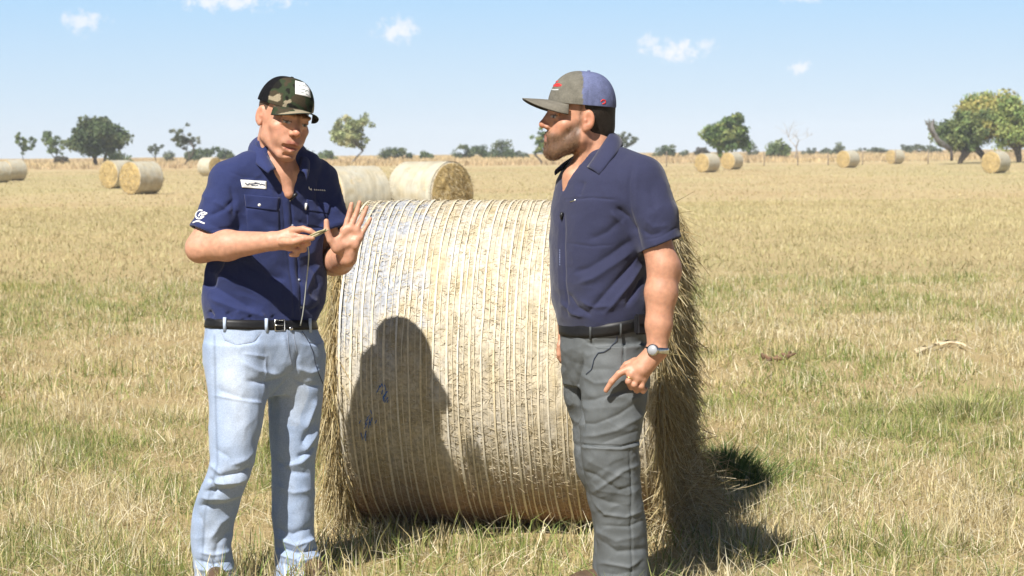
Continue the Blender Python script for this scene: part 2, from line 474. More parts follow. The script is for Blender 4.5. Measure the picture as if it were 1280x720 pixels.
def grass_tuft(px, py, Y, n, L, cols, label, spread=.12):
    p = P(px, py, Y); c = np.array([p[0], Y, 0.0])
    r = np.abs(RNG.normal(0, spread, n)); a = RNG.uniform(0, 6.28, n)
    pos = np.stack([r * np.cos(a), r * np.sin(a), np.zeros(n) - .01], 1)
    cc = np.asarray(cols)[RNG.integers(0, len(cols), n)] * RNG.uniform(.75, 1.25, n)[:, None]
    v, f, c2 = blades(pos, RNG.uniform(.5, 1.1, n) * L, RNG.uniform(.0018, .004, n), np.clip(r / spread * .4 + RNG.normal(.1, .2, n), 0, 1.3), a, cc, .8)
    o = mesh_obj('grass_tuft', v + c, f, GRASS, base=c, cols=c2, smooth=False)
    tag(o, label, 'grass tuft', 'green grass tufts in the stubble')
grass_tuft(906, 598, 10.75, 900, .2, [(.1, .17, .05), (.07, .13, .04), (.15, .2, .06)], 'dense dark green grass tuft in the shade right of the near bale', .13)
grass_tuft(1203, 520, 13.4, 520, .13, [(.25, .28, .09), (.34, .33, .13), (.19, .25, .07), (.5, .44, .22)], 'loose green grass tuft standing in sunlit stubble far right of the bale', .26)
# ------------------------------------------------------------------ hay bales
STRAWMAT = mat_attr('baled_straw', rough=.85, spec=.15, noise_scale=60, noise_amt=.22, bump=.8, bump_scale=120, detail=6)
STRAND = mat_attr('straw_strand', rough=.7, spec=.25, transl=.12)
NETMAT = mat_attr('bale_net', rough=.62, spec=.3, noise_scale=90, noise_amt=.12)
BLUENET = mat_plain('blue_net_end', (.06, .17, .48), .6)

def bale_frame(yaw):
    ax = np.array([math.cos(yaw), math.sin(yaw), 0]); pe = np.array([-ax[1], ax[0], 0]); up = np.array([0, 0, 1.0])
    return ax, pe, up

def bale_core(R, W, nu, nth, nr, seed, fine=1.0, sag=.02):
    """cylinder along local x with bulging, uneven ends; returns verts, faces, colours (local, centre at origin)"""
    th = np.arange(nth) * 2 * math.pi / nth
    rows = []; kinds = []
    for k in range(nr):                                   # left end from the middle outwards
        t = (k + .5) / nr; rows.append((-W / 2 - .045 * (1 - t ** 2.2), R * t * .985)); kinds.append((0, t))
    for k in range(nu + 1):
        u = -W / 2 + W * k / nu; e = min(u + W / 2, W / 2 - u)
        rows.append((u, R * (1 - .03 * math.exp(-e / .03)))); kinds.append((1, u))
    for k in range(nr)[::-1]:
        t = (k + .5) / nr; rows.append((W / 2 + .045 * (1 - t ** 2.2), R * t * .985)); kinds.append((0, t))
    V = []; C = []
    for (u, r), (side, t) in zip(rows, kinds):
        y = np.cos(th); z = np.sin(th)
        p = np.stack([np.full(nth, u), y * r, z * r], 1)
        if side:
            q = np.stack([p[:, 0] * 9, p[:, 1] * 7, p[:, 2] * 7], 1)
            d = .010 * fbm(q, seed, 4) * fine + .004 * fbm(q * 6, seed + 5, 2) * fine
            p[:, 1] += y * d; p[:, 2] += z * d
            # weathered straw under pale film
            a = np.stack([p[:, 0] * 26, p[:, 1] * 5, p[:, 2] * 5], 1)
            m = fbm(a, seed + 3, 4); b = fbm(p * 14, seed + 9, 4); f2 = fbm(p * 60, seed + 21, 2)
            straw = np.array([.52, .425, .25]) * (1 + .35 * b + .25 * f2)[:, None]
            film = np.array([.58, .55, .49])
            wrap = np.clip((-p[:, 0] - W / 2 + .34 + .25 * b) / .16, 0, 1) * np.clip((p[:, 2] / R + .1) / .5, 0, 1) if W > 1.24 else 0
            film = film * (1 - .22 * np.reshape(wrap, (-1, 1))) + np.array([-.06, -.02, .06]) * np.reshape(wrap, (-1, 1))
            k = np.clip(.45 + .6 * m + .35 * b + .5 * wrap, 0, 1)[:, None]
            c = straw * (1 - k) + film * k
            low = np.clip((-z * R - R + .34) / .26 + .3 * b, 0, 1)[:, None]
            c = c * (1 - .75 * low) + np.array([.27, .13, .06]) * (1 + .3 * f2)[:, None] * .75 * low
        else:
            q = p * 11
            d = .035 * fbm(q, seed + 2, 4) * (1 if u > 0 else -1) * np.clip((1.05 - t) * 4, .3, 1)
            p[:, 0] += d
            ang = np.stack([th * 5 * 0 + t * 17 + 2 * fbm(p * 5, seed + 6, 2), np.cos(th) * 3, np.sin(th) * 3], 1)
            b = fbm(ang, seed + 7, 4); f2 = fbm(p * 45, seed + 22, 3)
            c = np.array([.56, .42, .19]) * (1 + .45 * b + .4 * f2)[:, None]
            c = np.clip(c, .08, .85)
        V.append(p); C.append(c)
    n = len(rows)
    V = np.concatenate(V); C = np.concatenate(C)
    # a bale sits a little flat on the ground
    low = V[:, 2] < -R + sag; V[low, 2] = -R + sag + (V[low, 2] + R - sag) * .25
    i, j = np.meshgrid(np.arange(n - 1), np.arange(nth), indexing='ij')
    j2 = (j + 1) % nth
    F = np.stack([(i * nth + j).ravel(), (i * nth + j2).ravel(), ((i + 1) * nth + j2).ravel(), ((i + 1) * nth + j).ravel()], 1)[:, ::-1]
    F = [list(x) for x in F] + [list(range(nth))[::-1][::-1], list(range((n - 1) * nth, n * nth))[::-1]]
    return V, F, np.clip(C * .84, 0, .9)

def to_world(V, C, yaw):
    ax, pe, up = bale_frame(yaw)
    return C + V[:, :1] * ax + V[:, 1:2] * pe + V[:, 2:3] * up

def strand_mesh(P0, D, L, W, sag, cols, N=None, seg=3):
    """flat bent strands from P0 along D; N gives the lift-off direction, sag bends the free end downwards"""
    n = len(P0)
    D = D / (np.linalg.norm(D, axis=1)[:, None] + 1e-9)
    rnd = RNG.normal(size=(n, 3)); S = np.cross(D, rnd); S /= np.linalg.norm(S, axis=1)[:, None] + 1e-9
    bend = np.cross(D, S)
    k = RNG.normal(0, .25, n)[:, None]
    vs = []
    for i in range(seg + 1):
        t = i / seg
        p = P0 + D * (L[:, None] * t) + bend * (k * L[:, None] * t * t) + np.array([0, 0, -1.0]) * (sag[:, None] * t * t)
        w = W[:, None] * (1 - .6 * t)
        vs += [p - S * w, p + S * w]
    v = np.stack(vs, 1).reshape(-1, 3)
    m = 2 * (seg + 1)
    b = np.arange(n)[:, None] * m
    f = np.concatenate([b + np.array([2 * i, 2 * i + 1, 2 * i + 3, 2 * i + 2]) for i in range(seg)], 0)
    return v, f, np.repeat(cols, m, 0)

def straw_cols(n, lo=.75, hi=1.25):
    pal = np.array([[.56, .45, .24], [.64, .54, .34], [.72, .63, .43], [.46, .34, .16], [.36, .26, .12], [.46, .4, .2]])
    return .84 * np.clip(pal[RNG.choice(6, n, p=[.3, .25, .15, .15, .08, .07])] * RNG.uniform(lo, hi, n)[:, None], 0, .9)

def near_bale():
    R, W = BALE_R, BALE_W
    root = empty('hay_bale', (BALE_C[0], BALE_C[1], 0)); base = (BALE_C[0], BALE_C[1], 0)
    tag(root, 'big round hay bale in white net wrap standing between the two men', 'hay bale', 'round hay bales on the field')
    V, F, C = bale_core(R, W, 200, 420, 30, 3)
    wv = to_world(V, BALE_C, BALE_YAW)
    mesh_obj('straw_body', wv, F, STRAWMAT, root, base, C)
    ax, pe, up = bale_frame(BALE_YAW)
    # ---- net: strands running round the bale, drawn thin and uneven, with slack zigzag threads between them
    vs, fs, cs = [], [], []; off = 0
    nth = 300
    th = np.arange(nth + 1) * 2 * math.pi / nth
    k = 0; main = True
    u = -W / 2 + .012
    while u < W / 2 - .01:
        wob = .006 * fbm(np.stack([np.cos(th) * 2.2, np.sin(th) * 2.2, np.full_like(th, k * 3.7)], 1), 51, 3)
        uu = u + wob
        wd = .0036 * np.clip(1.0 + .8 * fbm(np.stack([np.cos(th) * 5, np.sin(th) * 5, np.full_like(th, k * 1.9)], 1), 61, 4), .3, 1.8)
        wd = wd if main else np.clip(wd - .0026, .0004, .0018)
        r = R + .006 + .006 * fbm(np.stack([uu * 9, np.cos(th) * 7 * R, np.sin(th) * 7 * R], 1), 3, 4)
        for sgn in (-1, 1):
            vs.append(np.stack([uu + sgn * wd, np.cos(th) * r, np.sin(th) * r], 1))
        a = np.arange(nth)
        fs.append(np.stack([a, a + 1, a + nth + 2, a + nth + 1], 1) + off)
        off += 2 * (nth + 1)
        warm = np.clip(.5 + .9 * fbm(np.stack([np.cos(th) * 3, np.sin(th) * 3, np.full_like(th, k * 5.1)], 1), 71, 3), 0, 1)[:, None]
        c = np.array([.72, .68, .58]) * (1 - warm) + np.array([.70, .59, .38]) * warm
        cs.append(np.concatenate([c, c]))
        main = not main; u += RNG.uniform(.006, .014) if False else RNG.uniform(.019, .027); k += 1
    wv = to_world(np.concatenate(vs), BALE_C, BALE_YAW)
    mesh_obj('net_wrap', wv, np.concatenate(fs), NETMAT, root, base, np.concatenate(cs) * .86)
    # ---- straw poking and lying through the net
    n = 30000
    th = RNG.uniform(0, 2 * math.pi, n); u = RNG.uniform(-W / 2, W / 2, n)
    nrm = np.cos(th)[:, None] * pe + np.sin(th)[:, None] * up; tan = -np.sin(th)[:, None] * pe + np.cos(th)[:, None] * up
    p0 = BALE_C + u[:, None] * ax + nrm * (R + .002)
    an = RNG.normal(0, 1, n)
    D = ax * np.cos(an)[:, None] + tan * np.sin(an)[:, None] + nrm * np.abs(RNG.normal(0, .1, n))[:, None]
    cols = straw_cols(n) * .5 + np.array([.58, .52, .4]) * .5
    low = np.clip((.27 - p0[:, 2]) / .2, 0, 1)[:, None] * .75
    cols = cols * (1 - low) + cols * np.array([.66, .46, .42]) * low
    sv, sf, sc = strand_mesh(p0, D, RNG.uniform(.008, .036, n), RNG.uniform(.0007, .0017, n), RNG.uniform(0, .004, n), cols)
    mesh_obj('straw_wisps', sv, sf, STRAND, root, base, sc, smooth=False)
    # ---- loose hay hanging over both ends
    allv, allf, allc = [], [], []; off = 0
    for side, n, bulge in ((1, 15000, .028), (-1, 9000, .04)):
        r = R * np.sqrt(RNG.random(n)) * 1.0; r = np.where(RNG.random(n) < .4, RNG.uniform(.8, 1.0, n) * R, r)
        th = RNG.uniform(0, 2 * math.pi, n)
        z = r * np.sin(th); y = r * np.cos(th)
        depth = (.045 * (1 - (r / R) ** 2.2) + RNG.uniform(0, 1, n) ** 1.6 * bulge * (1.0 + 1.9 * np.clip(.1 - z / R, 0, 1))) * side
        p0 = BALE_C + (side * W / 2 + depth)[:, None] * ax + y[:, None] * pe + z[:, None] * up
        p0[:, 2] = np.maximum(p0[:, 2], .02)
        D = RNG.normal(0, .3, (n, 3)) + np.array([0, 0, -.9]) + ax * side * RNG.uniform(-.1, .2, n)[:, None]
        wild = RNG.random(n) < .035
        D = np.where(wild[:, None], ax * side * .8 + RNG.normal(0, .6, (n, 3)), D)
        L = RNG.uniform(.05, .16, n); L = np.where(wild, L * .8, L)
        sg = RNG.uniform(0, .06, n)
        sv, sf, sc = strand_mesh(p0, D, L, RNG.uniform(.001, .0026, n), sg, straw_cols(n, .6, 1.15) * np.array([.92, .9, .82]) * (.9 if side > 0 else 1), seg=4)  # hay of the right-hand end coloured darker, deepening the shade on that side
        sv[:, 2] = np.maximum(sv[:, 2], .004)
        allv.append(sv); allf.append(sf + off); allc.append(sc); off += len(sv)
    # hay that slid down to a heap under the right-hand end
    n = 5200
    a = RNG.random(n)
    p0 = BALE_C + ((W / 2 + np.abs(RNG.normal(.03, .07, n))))[:, None] * ax + RNG.uniform(-.5, .42, n)[:, None] * pe
    p0[:, 2] = np.abs(RNG.normal(.0, .13, n)) + .01
    D = RNG.normal(0, .7, (n, 3)) + np.array([.25, 0, -.35])
    sv, sf, sc = strand_mesh(p0, D, RNG.uniform(.06, .19, n), RNG.uniform(.001, .0024, n), RNG.uniform(0, .03, n), straw_cols(n, .6, 1.1), seg=4)
    sv[:, 2] = np.maximum(sv[:, 2], .004)
    allv.append(sv); allf.append(sf + off); allc.append(sc)
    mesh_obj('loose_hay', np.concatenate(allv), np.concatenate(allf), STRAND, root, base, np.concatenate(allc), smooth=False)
    # ---- shreds of blue net thread caught under the wrap
    mb = MB()
    def on(px, py):
        d = P(px, py, 9.0) - CAM; o = CAM.copy()
        q = o - BALE_C; A = np.array([d @ pe, d @ up]); B = np.array([q @ pe, q @ up]); rr = R + .012
        a_, b_, c_ = A @ A, 2 * A @ B, B @ B - rr * rr
        return o + d * ((-b_ - math.sqrt(b_ * b_ - 4 * a_ * c_)) / (2 * a_))
    rg = np.random.default_rng(6)
    for cx, cy, n_ in ((481, 491, 16), (460, 525, 11), (452, 541, 4)):
        for k in range(n_):
            x, y = cx + rg.normal(0, 3.2), cy + rg.normal(0, 6)
            a_ = rg.uniform(.9, 1.9); l = rg.uniform(3, 9)
            mb.tube([on(x + math.cos(a_) * l * u, y - math.sin(a_) * l * u + rg.normal(0, .6)) for u in (-.5, -.15, .2, .5)], .0016, 4)
    mb.build('blue_thread', BLUENET, root, base)
near_bale()

def far_bale_proto(name, detail, seed):
    """a bale standing off in the field: straw body with net shell and fringe of straw round both ends"""
    R, W = .67, 1.22
    base = (0, 0, 0)
    root = empty(name, base)
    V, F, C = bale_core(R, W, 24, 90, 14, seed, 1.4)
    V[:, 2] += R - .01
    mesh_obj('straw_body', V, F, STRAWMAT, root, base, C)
    nth, nu = 120, 46
    th = np.arange(nth + 1) * 2 * math.pi / nth
    vs, cs = [], []
    for i in range(nu):
        u = -W / 2 + .02 + (W - .04) * i / (nu - 1)
        r = R + .007 + .01 * fbm(np.stack([np.full_like(th, u * 8), np.cos(th) * 6, np.sin(th) * 6], 1), seed, 3)
        vs.append(np.stack([np.full_like(th, u), np.cos(th) * r, np.sin(th) * r + R - .01], 1))
        m = fbm(np.stack([np.full_like(th, u * 30), np.cos(th) * 3, np.sin(th) * 3], 1), seed + 4, 3)[:, None]
        m2 = fbm(np.stack([np.full_like(th, u * 5), np.cos(th) * 5, np.sin(th) * 5], 1), seed + 8, 3)[:, None]
        k = np.clip(.55 + .6 * m2, 0, 1)
        cs.append(np.clip((np.array([.45, .44, .37]) * k + np.array([.4, .34, .22]) * (1 - k)) * (1 + .28 * m), 0, .85))
    a, b = np.meshgrid(np.arange(nu - 1), np.arange(nth), indexing='ij'); q = (a * (nth + 1) + b).ravel()
    mesh_obj('net_wrap', np.concatenate(vs), np.stack([q, q + 1, q + nth + 2, q + nth + 1], 1), NETMAT, root, base, np.concatenate(cs))
    n = detail
    th = RNG.uniform(0, 6.283, n); r = R * np.sqrt(RNG.uniform(0, 1, n)); s = np.where(RNG.random(n) < .5, 1, -1)
    p0 = np.stack([s * (W / 2 + .05 * (1 - (r / R) ** 2)), np.cos(th) * r, np.sin(th) * r + R], 1)
    D = RNG.normal(0, .6, (n, 3)) + np.stack([s * .5, 0 * s, -.5 + 0 * s], 1)
    sv, sf, sc = strand_mesh(p0, D, RNG.uniform(.06, .16, n), RNG.uniform(.003, .007, n), RNG.uniform(0, .05, n), straw_cols(n, .6, 1.15))
    sv[:, 2] = np.maximum(sv[:, 2], .0)
    mesh_obj('loose_hay', sv, sf, STRAND, root, base, sc, smooth=False)
    return root

def copy_tree(o, parent=None):
    c = o.copy(); COL.objects.link(c); c.parent = parent
    for ch in list(o.children):
        copy_tree(ch, c)
    return c

# px of the middle, distance, yaw of its axis (0: axis across the view), turn about its own axis, size
FAR = [
    (176, 94, -50, 'round bale far left with yellow straw end and grey wrapped side, nearer of two overlapping', 0),
    (147, 112, -52, 'yellow bale half hidden behind the grey wrapped bale far left', 1),
    (-4, 141, -46, 'round bale cut by the left picture edge near small trees', 2),
    (16, 150, -48, 'small bale just behind the bale at the left picture edge', 3),
    (262, 168, 40, 'pale bale top showing behind the shoulder of the man with camouflage cap', 4),
    (437, 47.5, -38, 'large round bale behind the raised open hand, wrapped side in view', 5),
    (537, 48.5, 39, 'large bale behind the near bale showing its dark shaded straw end', 6),
    (884, 160, -46, 'bale with pale straw end beside the bushy green tree, larger of two', 7),
    (915, 178, -52, 'smaller bale close behind right of another below the bushy green tree', 8),
    (1060, 182, -44, 'lone bale in mid field right of the bare tree', 9),
    (1119, 212, -40, 'smallest bale, mostly yellow straw end, left of the leaning trunk tree', 10),
    (1245, 140, -48, 'bale with white wrapped top below the big tree at the right edge', 11),
]
proto = far_bale_proto('hay_bale', 1600, 23)
proto2 = far_bale_proto('hay_bale', 1600, 57)
for i, (px, Y, yaw, label, s) in enumerate(FAR):
    src = proto if i % 2 == 0 else proto2
    o = src if i < 2 else copy_tree(src)
    p = ground_at(px, Y)
    o.location = p; o.rotation_euler = (0, 0, math.radians(-yaw)); 
    k = 1.0 + .03 * math.sin(i * 2.3)
    o.scale = (k, k, k)
    tag(o, label, 'hay bale', 'round hay bales on the field')
# ------------------------------------------------------------------ trees and bushes
LEAF = mat_attr('leaf_mass', rough=.7, spec=.2, transl=.25)
BARK = mat_attr('bark', rough=.9, spec=.1, noise_scale=6, noise_amt=.25)

def leaf_cloud(centres, radii, per, size, pal, seed, flat=.8):
    """many leaf-sized faces scattered in clumps, each clump coloured a little differently"""
    rg = np.random.default_rng(seed)
    vs, cs = [], []
    for c, r in zip(centres, radii):
        n = max(70, int(per * 2.2 * r ** 2)); sz = min(size, r * .3)
        d = rg.normal(size=(n, 3)); d /= np.linalg.norm(d, axis=1)[:, None]
        p = c + d * (r * rg.random(n) ** .45)[:, None] * np.array([1, 1, flat])
        a = rg.normal(size=(n, 3)); a /= np.linalg.norm(a, axis=1)[:, None]
        b = np.cross(a, rg.normal(size=(n, 3))); b /= np.linalg.norm(b, axis=1)[:, None]
        s = sz * rg.uniform(.5, 1.4, n)[:, None]
        q = np.stack([p - a * s, p + b * s * .6, p + a * s, p - b * s * .6], 1)
        col = np.asarray(pal)[rg.integers(0, len(pal))] * rg.uniform(.8, 1.2) * rg.uniform(.7, 1.3, n)[:, None]
        vs.append(q.reshape(-1, 3)); cs.append(np.repeat(col, 4, 0))
    v = np.concatenate(vs); f = np.arange(len(v)).reshape(-1, 4)
    return v, f, np.clip(np.concatenate(cs), 0, .9)

def branch(mb, p, d, L, r, depth, rg, tips, up=.25, spread=.55, col=(.12, .1, .08), kids=(2, 3)):
    n = 5; pts = [p]; dd = d / np.linalg.norm(d)
    for i in range(n - 1):
        dd = dd + rg.normal(0, .12, 3) + np.array([0, 0, up * .15]); dd /= np.linalg.norm(dd)
        pts.append(pts[-1] + dd * L / (n - 1))
    mb.tube(pts, np.linspace(r, r * .6, n), 6, col)
    if depth == 0:
        tips.append(pts[-1]); return
    tips.append(pts[-1])
    for k in range(rg.integers(kids[0], kids[1] + 1)):
        q = pts[rg.integers(2, n)] if k else pts[-1]
        nd_ = dd + rg.normal(0, spread, 3); nd_[2] = nd_[2] * .8 + up
        branch(mb, np.array(q), nd_, L * rg.uniform(.55, .85), r * .58, depth - 1, rg, tips, up, spread, col, kids)

def tree(name, px, Y, top_py, width_px, label, pal, seed, trunk_h=.3, depth=3, per=26, size=.2, stems=1, clump=.55, lean=0, bark=(.1, .085, .07), base_py=None, spread=.6, cat='tree', group='trees at the edge of the field', fill=1.0, trunk_r=.035):
    """tapered trunk with limbs, crown of leaf clumps; the size comes from the picture and the distance"""
    rg = np.random.default_rng(seed)
    b = ground_at(px, Y)
    H = P(px, top_py, Y)[2] - b[2]
    Wd = width_px * Y / FPX
    root = empty(name, b); tag(root, label, cat, group)
    mb = MB(); tips = []
    for s in range(stems):
        d = np.array([lean + (rg.normal(0, .3) if stems > 1 else rg.normal(0, .05)), rg.normal(0, .15), 1.0])
        p0 = b + np.array([(s - (stems - 1) / 2) * Wd * .08, 0, -.1])
        branch(mb, p0, d, H * (trunk_h + .1), H * trunk_r * (1 if stems == 1 else .75), depth, rg, tips, .28, spread, bark)
    T = np.array(tips)
    # fit the spray of branches to the crown seen in the picture
    lo, hi = np.percentile(T[:, 0], 3), np.percentile(T[:, 0], 97)
    V = np.concatenate(mb.v)
    kx = (Wd * .40) / max(abs(hi - b[0]), abs(lo - b[0]), .1); kz = (H * .93) / (T[:, 2].max() - b[2])
    cx = (lo + hi) / 2
    def fit(q):
        q = q.copy(); h = np.clip((q[:, 2] - b[2]) / (H * trunk_h), 0, 1)[:, None][:, 0]
        kk = (hi - lo) and (Wd * .8) / (hi - lo)
        xn = b[0] + (q[:, 0] - (cx * h + b[0] * (1 - h))) * (1 + (kk - 1) * h)
        q[:, 0] = xn; q[:, 1] = b[1] + (q[:, 1] - b[1]) * (1 + (kk - 1) * h)
        q[:, 2] = b[2] + (q[:, 2] - b[2]) * kz
        return q
    mb.v = [fit(x) for x in mb.v]; T = fit(T)
    mb.build('trunk', BARK, root, b)
    if per > 0:
        C = list(T) ; Rr = list(np.clip(rg.uniform(.6, 1.15, len(T)) * clump * Wd * .2, .3, 9))
        m = int(18 * fill)
        if m:
            zc = b[2] + H * (trunk_h + (1 - trunk_h) * .5)
            d = rg.normal(size=(m, 3)); d /= np.linalg.norm(d, axis=1)[:, None]
            rr = rg.random(m) ** .5
            extra = np.array([b[0] + lean * H * .3, b[1], zc]) + d * rr[:, None] * np.array([Wd * .4, Wd * .35, H * (1 - trunk_h) * .4])
            C += list(extra); Rr += list(rg.uniform(.7, 1.2, m) * clump * Wd * .19)
        C = np.array(C); Rr = np.array(Rr)
        C[:, 2] = np.minimum(C[:, 2], b[2] + H - Rr * .6); C[:, 2] = np.maximum(C[:, 2], b[2] + Rr * .5 + H * trunk_h * .5)
        v, f, c = leaf_cloud(C, Rr, per, size, pal, seed + 1)
        mesh_obj('crown', v, f, LEAF, root, b, c, smooth=False)
    return root

def bush(px, Y, top_py, width_px, label, pal, seed, name='bush', cat='bush', per=60, size=.16, group='bushes along the field edge', lumps=None):
    rg = np.random.default_rng(seed)
    b = ground_at(px, Y)
    H = max(P(px, top_py, Y)[2] - b[2], .5); Wd = width_px * Y / FPX
    root = empty(name, b); tag(root, label, cat, group)
    m = int(1.5 * (lumps or max(5, int(Wd / H * 7))))
    x = rg.uniform(-.42, .42, m) * Wd
    env = np.sqrt(np.clip(1 - (x / (Wd * .5)) ** 2, .15, 1)) * (1 + .25 * rg.normal(size=m))
    r = np.clip(H * .33 * rg.uniform(.7, 1.2, m), .15, None)
    z = np.clip(H * env * rg.uniform(.55, 1.05, m) - r * .8, r * .5, H - r * .8)
    C = np.stack([b[0] + x, b[1] + rg.normal(0, min(Wd, H) * .3, m), b[2] + z], 1)
    v, f, c = leaf_cloud(C, r, per, size, pal, seed)
    mesh_obj('crown', v, f, LEAF, root, b, c, smooth=False)
    for k in range(max(3, min(m // 3, 5))):
        q = C[rg.integers(0, m)]; mb = MB()
        mb.tube([np.array([q[0] + rg.normal(0, .1), q[1], b[2] - .05]), (q + np.array([q[0], q[1], b[2]])) / 2 + rg.normal(0, .08, 3), q], [.06, .045, .025], 5, (.09, .075, .06))
        mb.build('stem', BARK, root, b)
    return root

DK = [(.085, .12, .05), (.105, .145, .06), (.07, .1, .045), (.135, .16, .07)]
MD = [(.16, .22, .075), (.13, .18, .065), (.21, .25, .09), (.1, .14, .055)]
BR = [(.18, .26, .065), (.13, .2, .055), (.26, .3, .1), (.09, .14, .05)]
PL = [(.36, .37, .18), (.3, .34, .16), (.42, .4, .22), (.25, .29, .13)]
GR = [(.14, .165, .1), (.165, .19, .12), (.12, .145, .09)]
AU = [(.25, .32, .1), (.38, .37, .12), (.42, .36, .12), (.2, .28, .09), (.31, .36, .12)]

tree('acacia_tree', 32, 300, 164, 27, 'leftmost small tree with thin bare trunk', MD, 101, .36, 3, 30, .2, trunk_r=.022)
tree('acacia_tree', 66, 300, 163, 36, 'small spreading tree between the leftmost tree and the large dark round tree', MD, 104, .36, 3, 30, .2, trunk_r=.022)
tree('shade_tree', 123, 265, 146, 68, 'large dark round tree on several stems, left part of the field', DK, 105, .22, 4, 50, .2, stems=3, clump=.75, fill=2.6, trunk_r=.04)
bush(150, 275, 186, 26, 'round dark bush at the right foot of the large dark tree', DK, 106)
bush(78, 310, 192, 18, 'low brown green scrub right of the second small tree', [(.16, .12, .07), (.12, .11, .06)], 107)
tree('acacia_tree', 195, 330, 180, 17, 'tiny sapling left of the slender tall tree', GR, 108, .4, 2, 24, .2, trunk_r=.03)
bush(211, 330, 186, 13, 'small grey green bush between sapling and slender tall tree', GR, 109)
tree('acacia_tree', 230, 262, 152, 34, 'slender tall tree with sparse airy crown left of the man in jeans', [(.12, .14, .07), (.16, .17, .09), (.09, .11, .055)], 116, .42, 3, 13, .2, clump=.5, trunk_r=.02, fill=.5)
bush(262, 330, 183, 74, 'long low dark hedge line behind the shoulder of the man in jeans', DK, 111, name='hedge', cat='hedge', lumps=26)
bush(386, 330, 183, 18, 'dark bush just right of the camouflage cap man\'s chin', DK, 112)
bush(408, 330, 187, 27, 'low green bush left of the pale sparse tree', MD, 113)
tree('acacia_tree', 438, 262, 139, 52, 'pale yellow green sparse tree between the two men', PL, 141, .2, 3, 22, .2, clump=.62, fill=2.2, bark=(.2, .18, .15), trunk_r=.02)
bush(496, 330, 183, 50, 'flat topped dark bush clump right of the pale sparse tree', DK, 115, lumps=16)
bush(532, 335, 187, 18, 'small bush on the skyline between two bush clumps', MD, 116)
bush(590, 330, 180, 50, 'long bush clump left of the round dome bush', DK, 117, lumps=16)
bush(627, 325, 174, 24, 'dome shaped round bush on the skyline left of the man in the blue grey cap', DK, 118, lumps=9)
bush(648, 330, 183, 22, 'low bush right beside the dome shaped round bush', GR, 119)
tree('acacia_tree', 678, 240, 157, 26, 'narrow green tree right in front of the bearded man\'s face', BR, 120, .2, 3, 36, .18, clump=.75, trunk_r=.03)
tree('acacia_tree', 784, 300, 164, 28, 'thin grey green tree behind the neck of the bearded man', GR, 121, .4, 3, 14, .2, clump=.5, trunk_r=.022)
bush(831, 320, 179, 26, 'round dark bush right of the bearded man\'s shoulder', DK, 122)
bush(855, 330, 185, 10, 'tiny grey bush left of the bushy green tree', GR, 123)
bush(876, 335, 183, 18, 'brownish low bush touching the left of the bushy green tree', [(.1, .085, .05), (.08, .08, .045)], 124)
tree('shade_tree', 908, 235, 142, 58, 'bushy bright green tree with pointed top above two bales', BR, 125, .1, 4, 60, .16, stems=2, clump=.8, fill=2.6)
bush(940, 330, 179, 10, 'thin grey shrub right of the bushy green tree', GR, 126)
bush(972, 300, 172, 23, 'clipped looking round green bush left of the bare tree', MD, 127, lumps=10, per=80)
tree('bare_tree', 993, 262, 146, 46, 'leafless whitish grey tree left of the far hedge', PL, 138, .34, 4, 0, .2, bark=(.42, .39, .35), trunk_r=.016, spread=.62)
bush(1022, 345, 184, 44, 'low grey green hedge right of the bare tree', GR, 129, name='hedge', cat='hedge', lumps=18)
bush(1048, 340, 177, 17, 'darker round bush standing above the far grey green hedge', GR, 130)
bush(1088, 360, 184, 62, 'middle stretch of far hedge between dark bush and leaning trunk tree', GR, 131, name='hedge', cat='hedge', lumps=24)
bush(1150, 360, 180, 60, 'far hedge ending at the leaning trunk tree', GR, 132, name='hedge', cat='hedge', lumps=24)
tree('shade_tree', 1200, 205, 137, 62, 'dark green tree at the left of the right hand grove', MD, 133, .1, 4, 60, .15, clump=.8, fill=3.4)
tree('shade_tree', 1232, 216, 112, 88, 'tall tree with yellowing leaves and thin top in the right hand grove', AU, 134, .12, 4, 56, .15, clump=.8, fill=3.6)
tree('shade_tree', 1274, 212, 119, 92, 'wide yellow green tree cut by the right picture edge', AU, 135, .1, 4, 60, .15, clump=.8, fill=4.0)
def leaning_snag():
    Y = 200; b = ground_at(1190, Y); root = empty('dead_tree', b)
    tag(root, 'dead grey trunk leaning left out of the right hand grove', 'tree', 'trees at the edge of the field')
    mb = MB(); q = lambda x, y, dy=0: P(x, y, Y + dy)
    g = (.16, .15, .14)
    mb.tube([q(1189.5, 201), q(1189.5, 192), q(1188, 186, .3)], [.13, .13, .12], 8, (.06, .05, .045))
    mb.tube([q(1188, 187, .3), q(1180, 181), q(1172, 175, -.3), q(1167, 166, -.5), q(1165, 157, -.4), q(1167, 149)], [.22, .26, .24, .2, .15, .06], 8, g)
    mb.tube([q(1169, 171, -.4), q(1163, 163, -.9), q(1160, 156, -1.2), q(1156, 150, -1.3)], [.15, .12, .08, .04], 7, g)
    mb.tube([q(1172, 175, -.3), q(1165, 167), q(1162, 165)], [.14, .1, .05], 7, g)
    mb.tube([q(1165, 159, -.4), q(1162, 152, -.1), q(1161, 148)], [.09, .06, .03], 6, g)
    mb.build('trunk', BARK, root, b)
    C = np.array([q(1165, 154), q(1163, 161), q(1168, 158), q(1160, 154), q(1176, 178)])
    v, f, c = leaf_cloud(C, np.array([.35, .3, .35, .25, .5]), 60, .1, GR, 5)
    mesh_obj('crown', v, f, LEAF, root, b, c, smooth=False)
leaning_snag()

